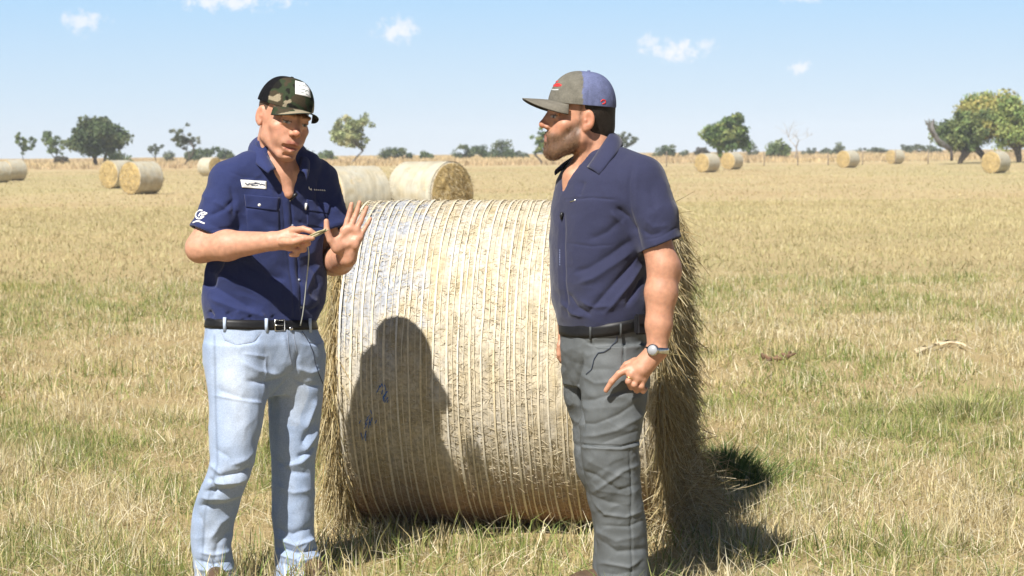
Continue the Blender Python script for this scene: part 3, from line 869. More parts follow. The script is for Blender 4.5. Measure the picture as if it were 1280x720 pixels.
# ------------------------------------------------------------------ wire fence along the far side of the mown field
def fence():
    x0, Y = P(775, 200, 205)[0], 205.0
    root = empty('wire_fence', ground_at(1040, Y)); base = tuple(root.location)
    tag(root, 'far wire fence on thin grey posts across the right of the field', 'fence')
    m = mat_plain('weathered_post', (.2, .16, .12), .9, noise_scale=3); wr = mat_plain('fence_wire', (.3, .28, .26), .5, .6)
    px = [790, 833, 876, 912, 955, 997, 1035, 1078, 1119, 1160, 1202, 1243, 1285]
    tops = []
    for k, x in enumerate(px):
        g = ground_at(x, Y + (k % 3) * .05); h = 1.25 + .12 * math.sin(k * 1.7)
        mb = MB(); mb.tube([g + [0, 0, -.3], g + [.02, 0, h * .5], g + [.03 * math.sin(k), 0, h]], [.05, .045, .04], 7)
        mb.build('fence_post', m, root, base); tops.append((g, h))
    mb = MB()
    for hh in (.35, .7, 1.05):
        mb.tube([g + [0, 0, hh] for g, h in tops], .006, 4)
    mb.build('fence_wire', wr, root, base)
fence()

# ------------------------------------------------------------------ bits lying in the stubble
def dry_stalks():
    Y = P(1175, 432, 10)[1]; 
    d = P(1175, 436, 1.0) - CAM; t = -CAM[2] / d[2]; c = CAM + d * t; c[2] = 0
    mb = MB(); rg = np.random.default_rng(3)
    def g(px, py, z=.03):
        d = P(px, py, 1.0) - CAM; q = CAM + d * ((z - CAM[2]) / d[2]); return q
    for pts in ([(1143, 438), (1157, 433), (1165, 436)], [(1146, 440), (1160, 435), (1172, 430), (1176, 433)], [(1170, 431), (1183, 426), (1196, 427), (1207, 433)], [(1178, 430), (1190, 428), (1203, 430)], [(1150, 436), (1164, 434)], [(1185, 428), (1198, 429), (1206, 431)]):
        mb.tube([g(*p) + rg.normal(0, .004, 3) for p in pts], np.linspace(.014, .006, len(pts)), 6, np.array([.66, .55, .36]) * rg.uniform(.8, 1.2))
    o = mb.build('dry_stalks', STRAND, None, c)
    tag(o, 'pale broken dry stalks lying on the stubble at the right', 'dry stalks')
    c2 = g(966, 452, 0); mb = MB()
    for k in range(9):
        p = c2 + np.array([rg.uniform(-.1, .12), rg.uniform(-.08, .08), .02]); q = p + np.array([rg.uniform(-.08, .08), rg.uniform(-.06, .06), rg.uniform(0, .05)])
        mb.tube([p, (p + q) / 2 + rg.normal(0, .01, 3), q], [.012, .016, .005], 5, np.array([.22, .13, .08]) * rg.uniform(.7, 1.2))
    o = mb.build('dry_stalks', STRAND, None, c2)
    tag(o, 'small reddish brown dead stalks on the stubble right of the near bale', 'dry stalks')
dry_stalks()
# ------------------------------------------------------------------ sculpting: signed distance fields and surface nets
class Sculpt:
    def __init__(s, lo, hi, h):
        s.lo = np.asarray(lo, float); s.h = h; s.rs = 1.0
        s.n = np.ceil((np.asarray(hi, float) - s.lo) / h).astype(int) + 1
        s.f = np.full(s.n, .2, np.float32)
    def _win(s, lo, hi, pad):
        a = np.clip(np.floor((np.asarray(lo) - pad - s.lo) / s.h).astype(int), 0, s.n)
        b = np.clip(np.ceil((np.asarray(hi) + pad - s.lo) / s.h).astype(int) + 1, 0, s.n)
        if np.any(b <= a): return None
        g = [(s.lo[i] + s.h * np.arange(a[i], b[i])).astype(np.float32) for i in range(3)]
        return (slice(a[0], b[0]), slice(a[1], b[1]), slice(a[2], b[2])), g[0][:, None, None], g[1][None, :, None], g[2][None, None, :]
    def _put(s, win, d, k, op):
        a = s.f[win]
        d = d.astype(np.float32)
        if op == 'u':
            r = np.minimum(a, d)
            if k > 0: h = np.maximum(k - np.abs(a - d), 0) / k; r = r - h * h * k * .25
        else:
            d = -d; r = np.maximum(a, d)
            if k > 0: h = np.maximum(k - np.abs(a - d), 0) / k; r = r + h * h * k * .25
        s.f[win] = r
    def cap(s, a, b, ra, rb=None, k=.01, op='u', cut=None, cut2=None, squash=None):
        """tapered capsule from a to b; cut/cut2 are (point, normal) planes: what lies on the normal's side is taken away"""
        rb = ra if rb is None else rb
        ra, rb = ra * s.rs, rb * s.rs
        a = np.asarray(a, float); b = np.asarray(b, float); R = max(ra, rb)
        if squash: R *= max(1, 1 / squash[1])
        w = s._win(np.minimum(a, b) - R, np.maximum(a, b) + R, k + 2 * s.h)
        if w is None: return
        win, X, Y, Z = w
        ab = b - a; L2 = ab @ ab + 1e-12
        px, py, pz = X - a[0], Y - a[1], Z - a[2]
        t = np.clip((px * ab[0] + py * ab[1] + pz * ab[2]) / L2, 0, 1)
        qx, qy, qz = px - t * ab[0], py - t * ab[1], pz - t * ab[2]
        if squash:                                   # (direction, factor): thinner or wider along a direction
            n, f = np.asarray(squash[0], float), squash[1]
            n = n / np.linalg.norm(n); m = (qx * n[0] + qy * n[1] + qz * n[2]) * (1 / f - 1)
            qx, qy, qz = qx + m * n[0], qy + m * n[1], qz + m * n[2]
        d = np.sqrt(qx * qx + qy * qy + qz * qz) - (ra + (rb - ra) * t)
        if squash and squash[1] < 1: d = d * squash[1] * .5 + d * .5
        for c in (cut, cut2):
            if c is not None:
                p0, n = np.asarray(c[0], float), np.asarray(c[1], float); n = n / np.linalg.norm(n)
                d = np.maximum(d, (X - p0[0]) * n[0] + (Y - p0[1]) * n[1] + (Z - p0[2]) * n[2])
        s._put(win, d, k, op)
    def chain(s, pts, rad, k=.01, op='u'):
        rad = np.broadcast_to(np.asarray(rad, float), (len(pts),))
        for i in range(len(pts) - 1): s.cap(pts[i], pts[i + 1], rad[i], rad[i + 1], k, op)
    def ell(s, c, r, R=None, k=.01, op='u'):
        """ellipsoid; columns of R are its axes"""
        c = np.asarray(c, float); r = np.asarray(r, float); R = np.eye(3) if R is None else R
        ext = np.sqrt(((R * r) ** 2).sum(1))
        w = s._win(c - ext, c + ext, k + 2 * s.h)
        if w is None: return
        win, X, Y, Z = w
        px, py, pz = X - c[0], Y - c[1], Z - c[2]
        k0 = 0; k1 = 0
        for i in range(3):
            q = px * R[0, i] + py * R[1, i] + pz * R[2, i]
            k0 = k0 + (q / r[i]) ** 2; k1 = k1 + (q / r[i] ** 2) ** 2
        k0 = np.sqrt(k0); k1 = np.sqrt(k1) + 1e-9
        s._put(win, k0 * (k0 - 1) / k1, k, op)
    def loft(s, L, k=.02, op='u', z0=None, z1=None, off=0, tilt=None):
        """stack of turned ellipses along z (L: a Loft); tilt = (unit xy direction, slope, pivot xy) tilts the lower limit"""
        zz0 = L.z.min() if z0 is None else z0; zz1 = L.z.max() if z1 is None else z1
        mx = max(L.a.max(), L.b.max()) + abs(off)
        m = .12 if tilt else 0
        w = s._win([L.cx.min() - mx, L.cy.min() - mx, zz0 - m], [L.cx.max() + mx, L.cy.max() + mx, zz1], k + 2 * s.h)
        if w is None: return
        win, X, Y, Z = w
        z = Z.ravel(); cx, cy, a, b = L.at(z)
        cx, cy, a, b = [v.astype(np.float32)[None, None, :] for v in (cx, cy, a + off, b + off)]
        c, sn = math.cos(L.yaw), math.sin(L.yaw)
        u = (X - cx) * c + (Y - cy) * sn; v = -(X - cx) * sn + (Y - cy) * c
        q = ((np.abs(u) / a) ** L.ex + (np.abs(v) / b) ** L.ex) ** (1 / L.ex)
        # distance is scaled by the radius in that direction, good enough near the surface
        rad = np.sqrt(u * u + v * v) + 1e-6
        d = (q - 1) * rad / np.maximum(q, .3)
        zb = zz0
        if tilt: zb = zz0 + ((X - tilt[2][0]) * tilt[0][0] + (Y - tilt[2][1]) * tilt[0][1]) * tilt[1]
        d = np.maximum(np.maximum(d, zb - Z), Z - zz1)
        s._put(win, d, k, op)
    def mesh(s):
        f = s.f; sg = f < 0
        cnt = np.zeros(np.array(f.shape) - 1, np.uint8)
        sl = lambda o: tuple(slice(o[i], f.shape[i] - 1 + o[i]) for i in range(3))
        corners = [(a, b, c) for a in (0, 1) for b in (0, 1) for c in (0, 1)]
        for o in corners: cnt += sg[sl(o)]
        act = (cnt > 0) & (cnt < 8)
        ijk = np.argwhere(act)
        vid = np.full(act.shape, -1, np.int32); vid[act] = np.arange(len(ijk))
        acc = np.zeros((len(ijk), 3)); num = np.zeros(len(ijk))
        vals = {o: f[ijk[:, 0] + o[0], ijk[:, 1] + o[1], ijk[:, 2] + o[2]].astype(float) for o in corners}
        for o in corners:
            for ax in range(3):
                if o[ax]: continue
                p = list(o); p[ax] = 1; p = tuple(p)
                a, b = vals[o], vals[p]; m = (a < 0) != (b < 0)
                t = np.where(m, a / np.where(a == b, 1, a - b), 0)
                q = np.tile(np.array(o, float), (len(ijk), 1)); q[:, ax] += t
                acc += q * m[:, None]; num += m
        V = s.lo + s.h * (ijk + acc / num[:, None])
        F = []
        for ax in range(3):
            a1, a2 = (ax + 1) % 3, (ax + 2) % 3
            A = [slice(1, f.shape[i] - 1) for i in range(3)]; A[ax] = slice(0, f.shape[ax] - 1)
            B = list(A); B[ax] = slice(1, f.shape[ax])
            sa, sb = sg[tuple(A)], sg[tuple(B)]
            e = np.argwhere(sa != sb); flip = sa[tuple(e.T)]
            off = np.ones(3, int); off[ax] = 0
            e = e + off
            def cell(d1, d2):
                q = e.copy(); q[:, a1] -= d1; q[:, a2] -= d2
                return vid[q[:, 0], q[:, 1], q[:, 2]]
            quad = np.stack([cell(1, 1), cell(0, 1), cell(0, 0), cell(1, 0)], 1)
            quad[~flip] = quad[~flip][:, ::-1]
            F.append(quad)
        F = np.concatenate(F); F = F[(F >= 0).all(1)]
        return V, F

class Loft:
    """sections (z, cx, cy, a, b), smoothly interpolated; a is the half breadth, b the half depth, yaw turns them"""
    def __init__(s, rows, yaw=0, ex=2.0):
        r = np.array(sorted(rows), float)
        zz = np.linspace(r[0, 0], r[-1, 0], 240)
        cols = [np.interp(zz, r[:, 0], r[:, i]) for i in range(1, 5)]
        ker = np.hanning(19); ker /= ker.sum()
        def sm(v):
            p = np.concatenate([2 * v[0] - v[9:0:-1], v, 2 * v[-1] - v[-2:-11:-1]])
            return np.convolve(p, ker, 'valid')
        s.z = zz; s.cx, s.cy, s.a, s.b = [sm(v) for v in cols]; s.yaw = yaw; s.ex = ex
    def at(s, z):
        return [np.interp(z, s.z, v) for v in (s.cx, s.cy, s.a, s.b)]
    def ring(s, z, off, n=72, tilt=None):
        """closed loop of points round the section at height z (z may follow a tilt)"""
        th = np.arange(n) * 2 * math.pi / n
        zz = np.full(n, z, float); P_ = None
        for _ in range(3):
            cx, cy, a, b = s.at(zz)
            e = 2 / s.ex
            u = (a + off) * np.sign(np.cos(th)) * np.abs(np.cos(th)) ** e; v = (b + off) * np.sign(np.sin(th)) * np.abs(np.sin(th)) ** e
            x = cx + u * math.cos(s.yaw) - v * math.sin(s.yaw); y = cy + u * math.sin(s.yaw) + v * math.cos(s.yaw)
            if tilt: zz = z + ((x - tilt[2][0]) * tilt[0][0] + (y - tilt[2][1]) * tilt[0][1]) * tilt[1]
        return np.stack([x, y, zz], 1)

def vnormals(V, F):
    n = np.zeros_like(V)
    a, b, c, d = [V[F[:, i]] for i in range(4)]
    fn = np.cross(c - a, d - b)
    for i in range(4): np.add.at(n, F[:, i], fn)
    return n / (np.linalg.norm(n, axis=1)[:, None] + 1e-12)

def smooth(V, F, it=1, lam=.5):
    e = np.concatenate([F[:, [i, (i + 1) % 4]] for i in range(4)])
    for _ in range(it):
        acc = np.zeros_like(V); num = np.zeros(len(V))
        np.add.at(acc, e[:, 0], V[e[:, 1]]); np.add.at(num, e[:, 0], 1)
        np.add.at(acc, e[:, 1], V[e[:, 0]]); np.add.at(num, e[:, 1], 1)
        V = V + lam * (acc / np.maximum(num, 1)[:, None] - V)
    return V

def clean(V, F, min_verts=200):
    """drop the small loose shells that carving leaves behind"""
    lab = np.arange(len(V))
    e = np.concatenate([F[:, [0, 1]], F[:, [1, 2]], F[:, [2, 3]], F[:, [3, 0]]])
    while True:
        m = np.minimum(lab[e[:, 0]], lab[e[:, 1]]); old = lab.copy()
        np.minimum.at(lab, e[:, 0], m); np.minimum.at(lab, e[:, 1], m)
        lab = lab[lab]; lab = lab[lab]
        if np.array_equal(lab, old): break
    u, inv, cnt = np.unique(lab, return_inverse=True, return_counts=True)
    keep = cnt[inv] >= min_verts
    idx = np.cumsum(keep) - 1
    return V[keep], idx[F[keep[F].all(1)]]

def seg_dist(px, py, poly):
    d = np.full(len(px), 1e9); 
    for (x0, y0), (x1, y1) in zip(poly[:-1], poly[1:]):
        dx, dy = x1 - x0, y1 - y0
        t = np.clip(((px - x0) * dx + (py - y0) * dy) / (dx * dx + dy * dy + 1e-9), 0, 1)
        d = np.minimum(d, np.hypot(px - x0 - t * dx, py - y0 - t * dy))
    return d

def folds(V, F, lines, noise=((9, .003), (24, .0012)), seed=1, stretch=(1, 1, 1), crumple=0):
    """cloth relief: creases along traced lines (polyline, width, height in mm; below zero sinks in) on the side
    that faces the front, and a softer random rumple all round"""
    N = vnormals(V, F)
    px, py = proj(V)
    front = np.clip(-(N @ FWD) * 2.2 + .1, 0, 1)
    dsp = np.zeros(len(V))
    for poly, wd, mm in lines:
        d = seg_dist(px, py, poly)
        # a fold fades out at its ends
        x0, y0 = poly[0]; x1, y1 = poly[-1]
        L = math.hypot(x1 - x0, y1 - y0) + 1e-6
        t = np.clip(((px - x0) * (x1 - x0) + (py - y0) * (y1 - y0)) / L ** 2, 0, 1)
        end = np.clip(np.minimum(t, 1 - t) * 5 + .25, 0, 1)
        dsp += front * end * mm * .0021 * np.exp(-(d / wd) ** 1.45)
    q = V * np.array(stretch)
    for sc_, am in noise:
        n = fbm(q * sc_, seed, 3); dsp += am * n
    if crumple:
        # sharp-backed soft creases that run every way, as worn cloth has
        w_ = q + .05 * np.stack([fbm(q * 5, seed + 31, 2), fbm(q * 5, seed + 32, 2), fbm(q * 5, seed + 33, 2)], 1)
        r = 1 - 2.4 * np.abs(fbm(w_ * np.array([7, 7, 10]), seed + 40, 2)); dsp += crumple * np.clip(r, -.6, 1)
        r = 1 - 2.4 * np.abs(fbm(w_ * np.array([15, 15, 19]), seed + 44, 2)); dsp += .45 * crumple * np.clip(r, -.6, 1)
    return V + N * dsp[:, None]

def bvh(V, F):
    return BVHTree.FromPolygons([tuple(v) for v in V], [tuple(int(i) for i in f) for f in F])

def cast(tree_, px, py):
    d = P(px, py, 1.0) - CAM
    h = tree_.ray_cast(Vector(CAM), Vector(d / np.linalg.norm(d)))
    return (np.array(h[0]), np.array(h[1])) if h[0] is not None else (None, None)

def inside(poly, x, y):
    r = False; n = len(poly); j = n - 1
    for i in range(n):
        xi, yi = poly[i]; xj, yj = poly[j]
        if (yi > y) != (yj > y) and x < (xj - xi) * (y - yi) / (yj - yi + 1e-12) + xi: r = not r
        j = i
    return r

def applique(tree_, quad, lift, thick, nu=10, nv=8, hole=None):
    """cloth piece sewn on a garment: corners (tl, tr, br, bl) traced, laid on the surface, with its own thickness"""
    tl, tr, br, bl = [np.array(q, float) for q in quad]
    top, bot = [], []
    last = None
    for i in range(nu + 1):
        for j in range(nv + 1):
            u, v = i / nu, j / nv
            p = (tl * (1 - u) + tr * u) * (1 - v) + (bl * (1 - u) + br * u) * v
            h, n = cast(tree_, *p)
            if h is None:
                h, n = last
            else: last = (h, n)
            top.append(h + n * (lift + thick)); bot.append(h + n * (lift - .001))
    V = np.array(top + bot); m = len(top); F = []
    id_ = lambda i, j: i * (nv + 1) + j
    for i in range(nu):
        for j in range(nv):
            a, b, c, d = id_(i, j), id_(i + 1, j), id_(i + 1, j + 1), id_(i, j + 1)
            F.append([a, d, c, b]); F.append([a + m, b + m, c + m, d + m])
    rim = [id_(i, 0) for i in range(nu + 1)] + [id_(nu, j) for j in range(1, nv + 1)] + [id_(i, nv) for i in range(nu - 1, -1, -1)] + [id_(0, j) for j in range(nv - 1, 0, -1)]
    for a, b in zip(rim, rim[1:] + rim[:1]): F.append([a, b, b + m, a + m])
    return V, F

def stroke(mb, tree_, poly, wpx, lift=.0015, c=None, n=14, rad=None):
    """thread or print line lying on a surface along a traced polyline"""
    poly = np.array(poly, float)
    L = np.concatenate([[0], np.cumsum(np.hypot(*np.diff(poly, axis=0).T))])
    t = np.linspace(0, L[-1], n); x = np.interp(t, L, poly[:, 0]); y = np.interp(t, L, poly[:, 1])
    pts = []
    for a, b in zip(x, y):
        h, nn = cast(tree_, a, b)
        r = wpx / 2 / FPX * 8.1 if rad is None else rad
        if h is not None: pts.append(h + nn * (lift - (r * .72 if rad is None else 0)))
    if len(pts) > 1:
        mb.tube(pts, r, 6, c)
# ------------------------------------------------------------------ people
SKIN = mat_attr('skin', rough=.5, spec=.4, noise_scale=55, noise_amt=.12, bump=.2, bump_scale=160, sss=.12)
CLOTH = mat_attr('work_shirt_cloth', rough=.85, spec=.15, noise_scale=320, noise_amt=.12, bump=.35, bump_scale=700, sheen=.15)
DENIM = mat_attr('denim', rough=.88, spec=.12, noise_scale=240, noise_amt=.12, bump=.4, bump_scale=600, sheen=.1)
NYLON = mat_attr('trouser_cloth', rough=.62, spec=.3, noise_scale=260, noise_amt=.06, bump=.2, bump_scale=500)
CAPM = mat_attr('cap_cloth', rough=.85, spec=.12, noise_scale=200, noise_amt=.12, bump=.4, bump_scale=500)
HAIR = mat_attr('short_hair', rough=.6, spec=.3, noise_scale=240, noise_amt=.3, bump=1.0, bump_scale=420)
LEATHER = mat_plain('black_leather', (.008, .008, .009), .5, 0, .35, 60, .2, .2)
METAL = mat_plain('steel', (.6, .6, .58), .25, 1, .5, 30, .1)
WHITE = mat_plain('white_print', (.78, .78, .76), .7, noise_scale=90, amt=.06)
BLACKPL = mat_plain('black_plastic', (.012, .012, .014), .4)
GOLD = mat_plain('gold_ring', (.75, .55, .22), .3, 1)
CABLE = mat_plain('grey_cable', (.36, .38, .36), .5)
DKCABLE = mat_plain('dark_cable', (.02, .03, .06), .5)
SHOE = mat_plain('brown_boot_leather', (.09, .055, .032), .6, noise_scale=25, amt=.3)
REDTH = mat_plain('red_thread', (.5, .03, .03), .7)
HAYMAT = STRAND

def inner_legs(S, lofts, hips):
    """bare legs inside the trouser legs, down into the boots"""
    for L, hip in zip(lofts, hips):
        z = np.linspace(hip[2], .09, 7); cx, cy, a, b = L.at(z)
        r = np.minimum(np.minimum(a, b) * .62, .075)
        pts = [np.array([cx[i], cy[i] + .01, z[i]]) for i in range(7)]
        S.chain(pts, r / S.rs, .02)

class Head:
    """a head in its own frame: X his right, Y forward, Z up, origin between the ears at eye level; sc is its size"""
    def __init__(s, c, f_yaw, pitch, roll, sc):
        f = np.array([math.sin(f_yaw), -math.cos(f_yaw), 0.]); up = np.array([0, 0, 1.])
        F = f * math.cos(pitch) + up * math.sin(pitch); U = up * math.cos(pitch) - f * math.sin(pitch)
        X = np.cross(F, U)
        U2 = U * math.cos(roll) - X * math.sin(roll); X2 = np.cross(F, U2)
        s.R = np.stack([X2, F, U2], 1); s.c = np.asarray(c, float); s.sc = sc
    def w(s, x, y, z): return s.c + s.R @ (np.array([x, y, z]) * s.sc)
    def loc(s, V): return (V - s.c) @ s.R / s.sc
    def ell(s, S, c, r, k=.012, op='u', R=None): S.ell(s.w(*c), np.array(r) * s.sc, s.R if R is None else s.R @ R, k * s.sc, op)
    def cap(s, S, a, b, ra, rb=None, k=.012, op='u'): S.cap(s.w(*a), s.w(*b), ra * s.sc / S.rs, (ra if rb is None else rb) * s.sc / S.rs, k * s.sc, op)

def sculpt_head(S, H, mouth_open=.0, jaw=1.0, brow=1.0, chin=1.0):
    H.ell(S, (0, -.014, .033), (.075, .089, .082), .01)
    H.ell(S, (0, .030, -.030), (.056, .060, .082), .03)
    for sx in (-1, 1):
        H.cap(S, (sx * .049 * jaw, .004, -.064), (sx * .018, .068, -.104), .017, .0165, .024)     # jaw line
        H.cap(S, (sx * .056, .0, -.01), (sx * .049 * jaw, .004, -.064), .016, .017, .02)
        H.ell(S, (sx * .045, .053, -.024), (.020, .021, .017), .02)                               # cheekbone
        H.ell(S, (sx * .032, .064, -.054), (.020, .020, .024), .022)                               # cheek
    H.ell(S, (0, .073, -.106 ), (.022 * chin, .019, .018), .016)
    for sx in (-1, 1):
        H.ell(S, (sx * .032, .096, -.001), (.017, .014, .0115), .012, 'd')                         # sockets
        H.ell(S, (sx * .032, .0735, -.002), (.0135, .0135, .0125), .001)                           # eyeballs
        H.cap(S, (sx * .017, .0855, .0060), (sx * .045, .0765, .0052), .0052, .0044, .004)           # upper lids
        H.cap(S, (sx * .019, .0835, -.0100), (sx * .044, .0755, -.009), .0042, .0036, .004)           # lower lids
        H.cap(S, (sx * .012, .089, .020), (sx * .048, .074, .022), .0085 * brow, .0065 * brow, .012)   # brows
    H.cap(S, (0, .0905, .012), (0, .110, -.025), .0088, .0105, .009)                                # nose
    for sx in (-1, 1): H.ell(S, (sx * .013, .084, -.012), (.012, .015, .020), .010)
    H.ell(S, (0, .1125, -.030), (.0115, .0100, .0092), .010)
    for sx in (-1, 1):
        H.ell(S, (sx * .0125, .099, -.034), (.0075, .0095, .0075), .006)
        H.ell(S, (sx * .0065, .104, -.042), (.0036, .0050, .0036), .002, 'd')
    H.ell(S, (0, .086, -.068), (.032, .016, .022), .016)                                           # muzzle
    o = mouth_open
    H.cap(S, (-.023, .086, -.0665), (0, .0980, -.0635), .0030, .0042, .005)
    H.cap(S, (.023, .086, -.0665), (0, .0980, -.0635), .0030, .0042, .005)
    H.cap(S, (-.020, .086, -.0745 - o), (0, .0965, -.078 - o), .0034, .0048, .005)
    H.cap(S, (.020, .086, -.0745 - o), (0, .0965, -.078 - o), .0034, .0048, .005)
    H.cap(S, (-.024, .092, -.0700 - o * .5), (.024, .092, -.0700 - o * .5), .0016 + o * .45, None, .003, 'd')
    if o > .003: H.ell(S, (0, .096, -.070 - o * .5), (.018, .014, .002 + o * .55), .003, 'd')
    H.cap(S, (-.014, .086, -.092 - o), (.014, .086, -.092 - o), .004, None, .008, 'd')             # crease under the lip
    for sx in (-1, 1):                                                                             # ears
        t = math.radians(18) * sx
        R = np.array([[math.cos(t), -math.sin(t), 0], [math.sin(t), math.cos(t), 0], [0, 0, 1]])
        H.ell(S, (sx * .0795, -.012, -.004), (.0085, .0185, .031), .006, 'u', R)
        H.ell(S, (sx * .088, -.008, .001), (.0062, .0115, .019), .004, 'd', R)
        H.ell(S, (sx * .079, -.004, -.028), (.006, .010, .011), .005)
        H.ell(S, (sx * .080, -.003, -.006), (.005, .005, .006), .004)

def face_colours(H, V, base, lips, stubble=0, beard=None, N=None):
    """albedo of the skin: lips, brows, eyes, ruddier nose, ears and cheeks, stubble"""
    q = H.loc(V); x, y, z = q.T
    C = np.tile(np.array(base, float), (len(V), 1))
    n = fbm(q * 38, 5, 3)
    C *= (1 + .06 * n)[:, None]
    def blend(col, w):
        nonlocal C
        w = np.clip(w, 0, 1)[:, None]; C = C * (1 - w) + np.asarray(col) * w
    near = (np.abs(q) < np.array([.11, .14, .17])).all(1)
    g = lambda cx, cy, cz, r: np.exp(-(((np.abs(x) - cx) / r) ** 2 + ((y - cy) / r) ** 2 + ((z - cz) / r) ** 2)) * near
    red = np.array(base) * np.array([1.0, .72, .66])
    blend(red, .75 * g(0, .115, -.03, .018)); blend(red, .5 * g(.045, .06, -.035, .025)); blend(red, .6 * g(.08, -.012, -.005, .03))
    if stubble:
        m = near * np.clip((-.028 - z + .45 * np.clip(np.abs(x) - .035, 0, 1) * 1.2) / .02, 0, 1) * np.clip((y + .03) / .03, 0, 1) * np.clip((z + .155) / .03, 0, 1)
        blend(np.array(base) * np.array([.68, .66, .68]), stubble * m)
    mouth = ((np.abs(x) < .024) & (y > .086) & (np.abs(z + .0715) < .0125 + .002)) * near
    blend(lips, .65 * mouth * np.clip((.025 - np.abs(x)) / .006, 0, 1))
    brows = near * (y > .06) * np.exp(-((z - .021 - .004 * np.sin(np.clip(np.abs(x) - .012, 0, .04) * 60)) / .0045) ** 2) * ((np.abs(x) > .012) & (np.abs(x) < .05))
    blend((.10, .06, .035), .75 * brows)
    r = np.sqrt((np.abs(x) - .032) ** 2 + (z + .002) ** 2)
    eye = near & (r < .0105) & (y > .079) & (np.abs(z + .0022) < .0038)
    blend((.42, .38, .35), eye * 1.0); blend((.06, .07, .08), (eye & (r < .0055)) * 1.0)
    lash = near & (y > .076) & (np.abs(z - .0022) < .0018) & (np.abs(np.abs(x) - .032) < .015)
    blend((.05, .03, .02), lash * .8)
    return C

def hand(S, wrist, palm_pts, fingers, k=.006, palm_r=.0145, wr=.026, flat=None):
    """palm as a webbed sheet from the wrist to the knuckles, five separate jointed fingers rooted in it"""
    for q, r in palm_pts: S.cap(wrist, q, wr, r, .012, squash=flat)
    for i in range(len(palm_pts) - 1): S.cap(palm_pts[i][0], palm_pts[i + 1][0], palm_pts[i][1] * .95, palm_pts[i + 1][1] * .95, .01)
    for pts, rad in fingers: S.chain(pts, rad, .0035)

def cap_crown(H, rx, ry, hz, z0, colour, panels=6, y0=-.014, flat_front=.0, squash=.0, lean=.0):
    """six sewn panels over the skull, seams pressed in between them"""
    nu, nv = 192, 44; V = []; C = []
    for layer in (0, 1):
        for j in range(nv + 1):
            t = j / nv * math.pi / 2
            for i in range(nu):
                a = i * 2 * math.pi / nu
                ct, st = math.cos(t) ** .72 if t < math.pi / 2 - 1e-6 else 0, math.sin(t) ** 1.15
                seam = abs(((a / (2 * math.pi) * panels + .5) % 1) - .5)
                s_ = 1 - .016 * math.exp(-(seam / .03) ** 2) * math.cos(t) - .012 * layer
                fr = max(0, math.sin(a))
                x = rx * math.cos(a) * ct * s_; y = y0 + ry * math.sin(a) * ct * s_ + flat_front * fr * st * math.cos(t) + lean * st
                z = z0 + hz * st * (1 - .02 * layer) - squash * (1 - fr) * st * math.cos(t)
                V.append(H.w(x, y, z)); C.append(colour(x, y, z, a, t))
    F = []; m = nu * (nv + 1)
    for L in (0, m):
        for j in range(nv):
            for i in range(nu):
                k = (i + 1) % nu; q = [L + j * nu + i, L + j * nu + k, L + (j + 1) * nu + k, L + (j + 1) * nu + i]
                F.append(q if L == 0 else q[::-1])
    for i in range(nu):
        k = (i + 1) % nu; F.append([i, m + i, m + k, k])
    return np.array(V), F, np.array(C)

def cap_brim(H, rx, ry, z0, length, colour, y0=-.014, droop=.03, arc=62, tip_drop=.012, curl=1.0):
    nu, nv = 40, 14; V = []; C = []
    for layer in (0, 1):
        for i in range(nu + 1):
            a = math.radians(90 + arc - 2 * arc * i / nu)
            s_ = (i / nu) * 2 - 1
            for j in range(nv + 1):
                t = j / nv
                x = rx * math.cos(a) * (1 + .04 * t) * 1.0
                yb = y0 + ry * math.sin(a)
                ext = length * (1 - abs(s_) ** 2.6) ** .75 if abs(s_) < 1 else 0
                y = yb + ext * t
                z = z0 + .004 - droop * curl * (x / rx) ** 2 * (.3 + .7 * t) - tip_drop * t * t - layer * .0035
                V.append(H.w(x * (.985 if layer else 1), y - layer * .001, z)); C.append(colour(s_, t, layer))
    m = (nu + 1) * (nv + 1); F = []
    id_ = lambda i, j: i * (nv + 1) + j
    for i in range(nu):
        for j in range(nv):
            q = [id_(i, j), id_(i, j + 1), id_(i + 1, j + 1), id_(i + 1, j)]
            F.append(q); F.append([k + m for k in q[::-1]])
    rim = [id_(0, j) for j in range(nv + 1)] + [id_(i, nv) for i in range(1, nu + 1)] + [id_(nu, j) for j in range(nv - 1, -1, -1)] + [id_(i, 0) for i in range(nu - 1, 0, -1)]
    for a, b in zip(rim, rim[1:] + rim[:1]): F.append([b, a, a + m, b + m])
    return np.array(V), F, np.array(C)

def ribbon(loops, thick, closed=False):
    """cloth strip through rows of points (each row one edge-to-edge list); given a real thickness"""
    A = np.array(loops, float); n, m, _ = A.shape
    du = np.gradient(A, axis=0); dv = np.gradient(A, axis=1)
    N = np.cross(du, dv); N /= np.linalg.norm(N, axis=2)[..., None] + 1e-12
    V = np.concatenate([(A + N * thick / 2).reshape(-1, 3), (A - N * thick / 2).reshape(-1, 3)])
    k = n * m; F = []
    id_ = lambda i, j: (i % n) * m + j
    for i in range(n if closed else n - 1):
        for j in range(m - 1):
            q = [id_(i, j), id_(i + 1, j), id_(i + 1, j + 1), id_(i, j + 1)]
            F.append(q); F.append([x + k for x in q[::-1]])
        for j in (0, m - 1):
            a, b = id_(i, j), id_(i + 1, j)
            F.append([b, a, a + k, b + k] if j == 0 else [a, b, b + k, a + k])
    if not closed:
        for i in (0, n - 1):
            for j in range(m - 1):
                a, b = id_(i, j), id_(i, j + 1)
                F.append([a, b, b + k, a + k] if i == 0 else [b, a, a + k, b + k])
    return V, F

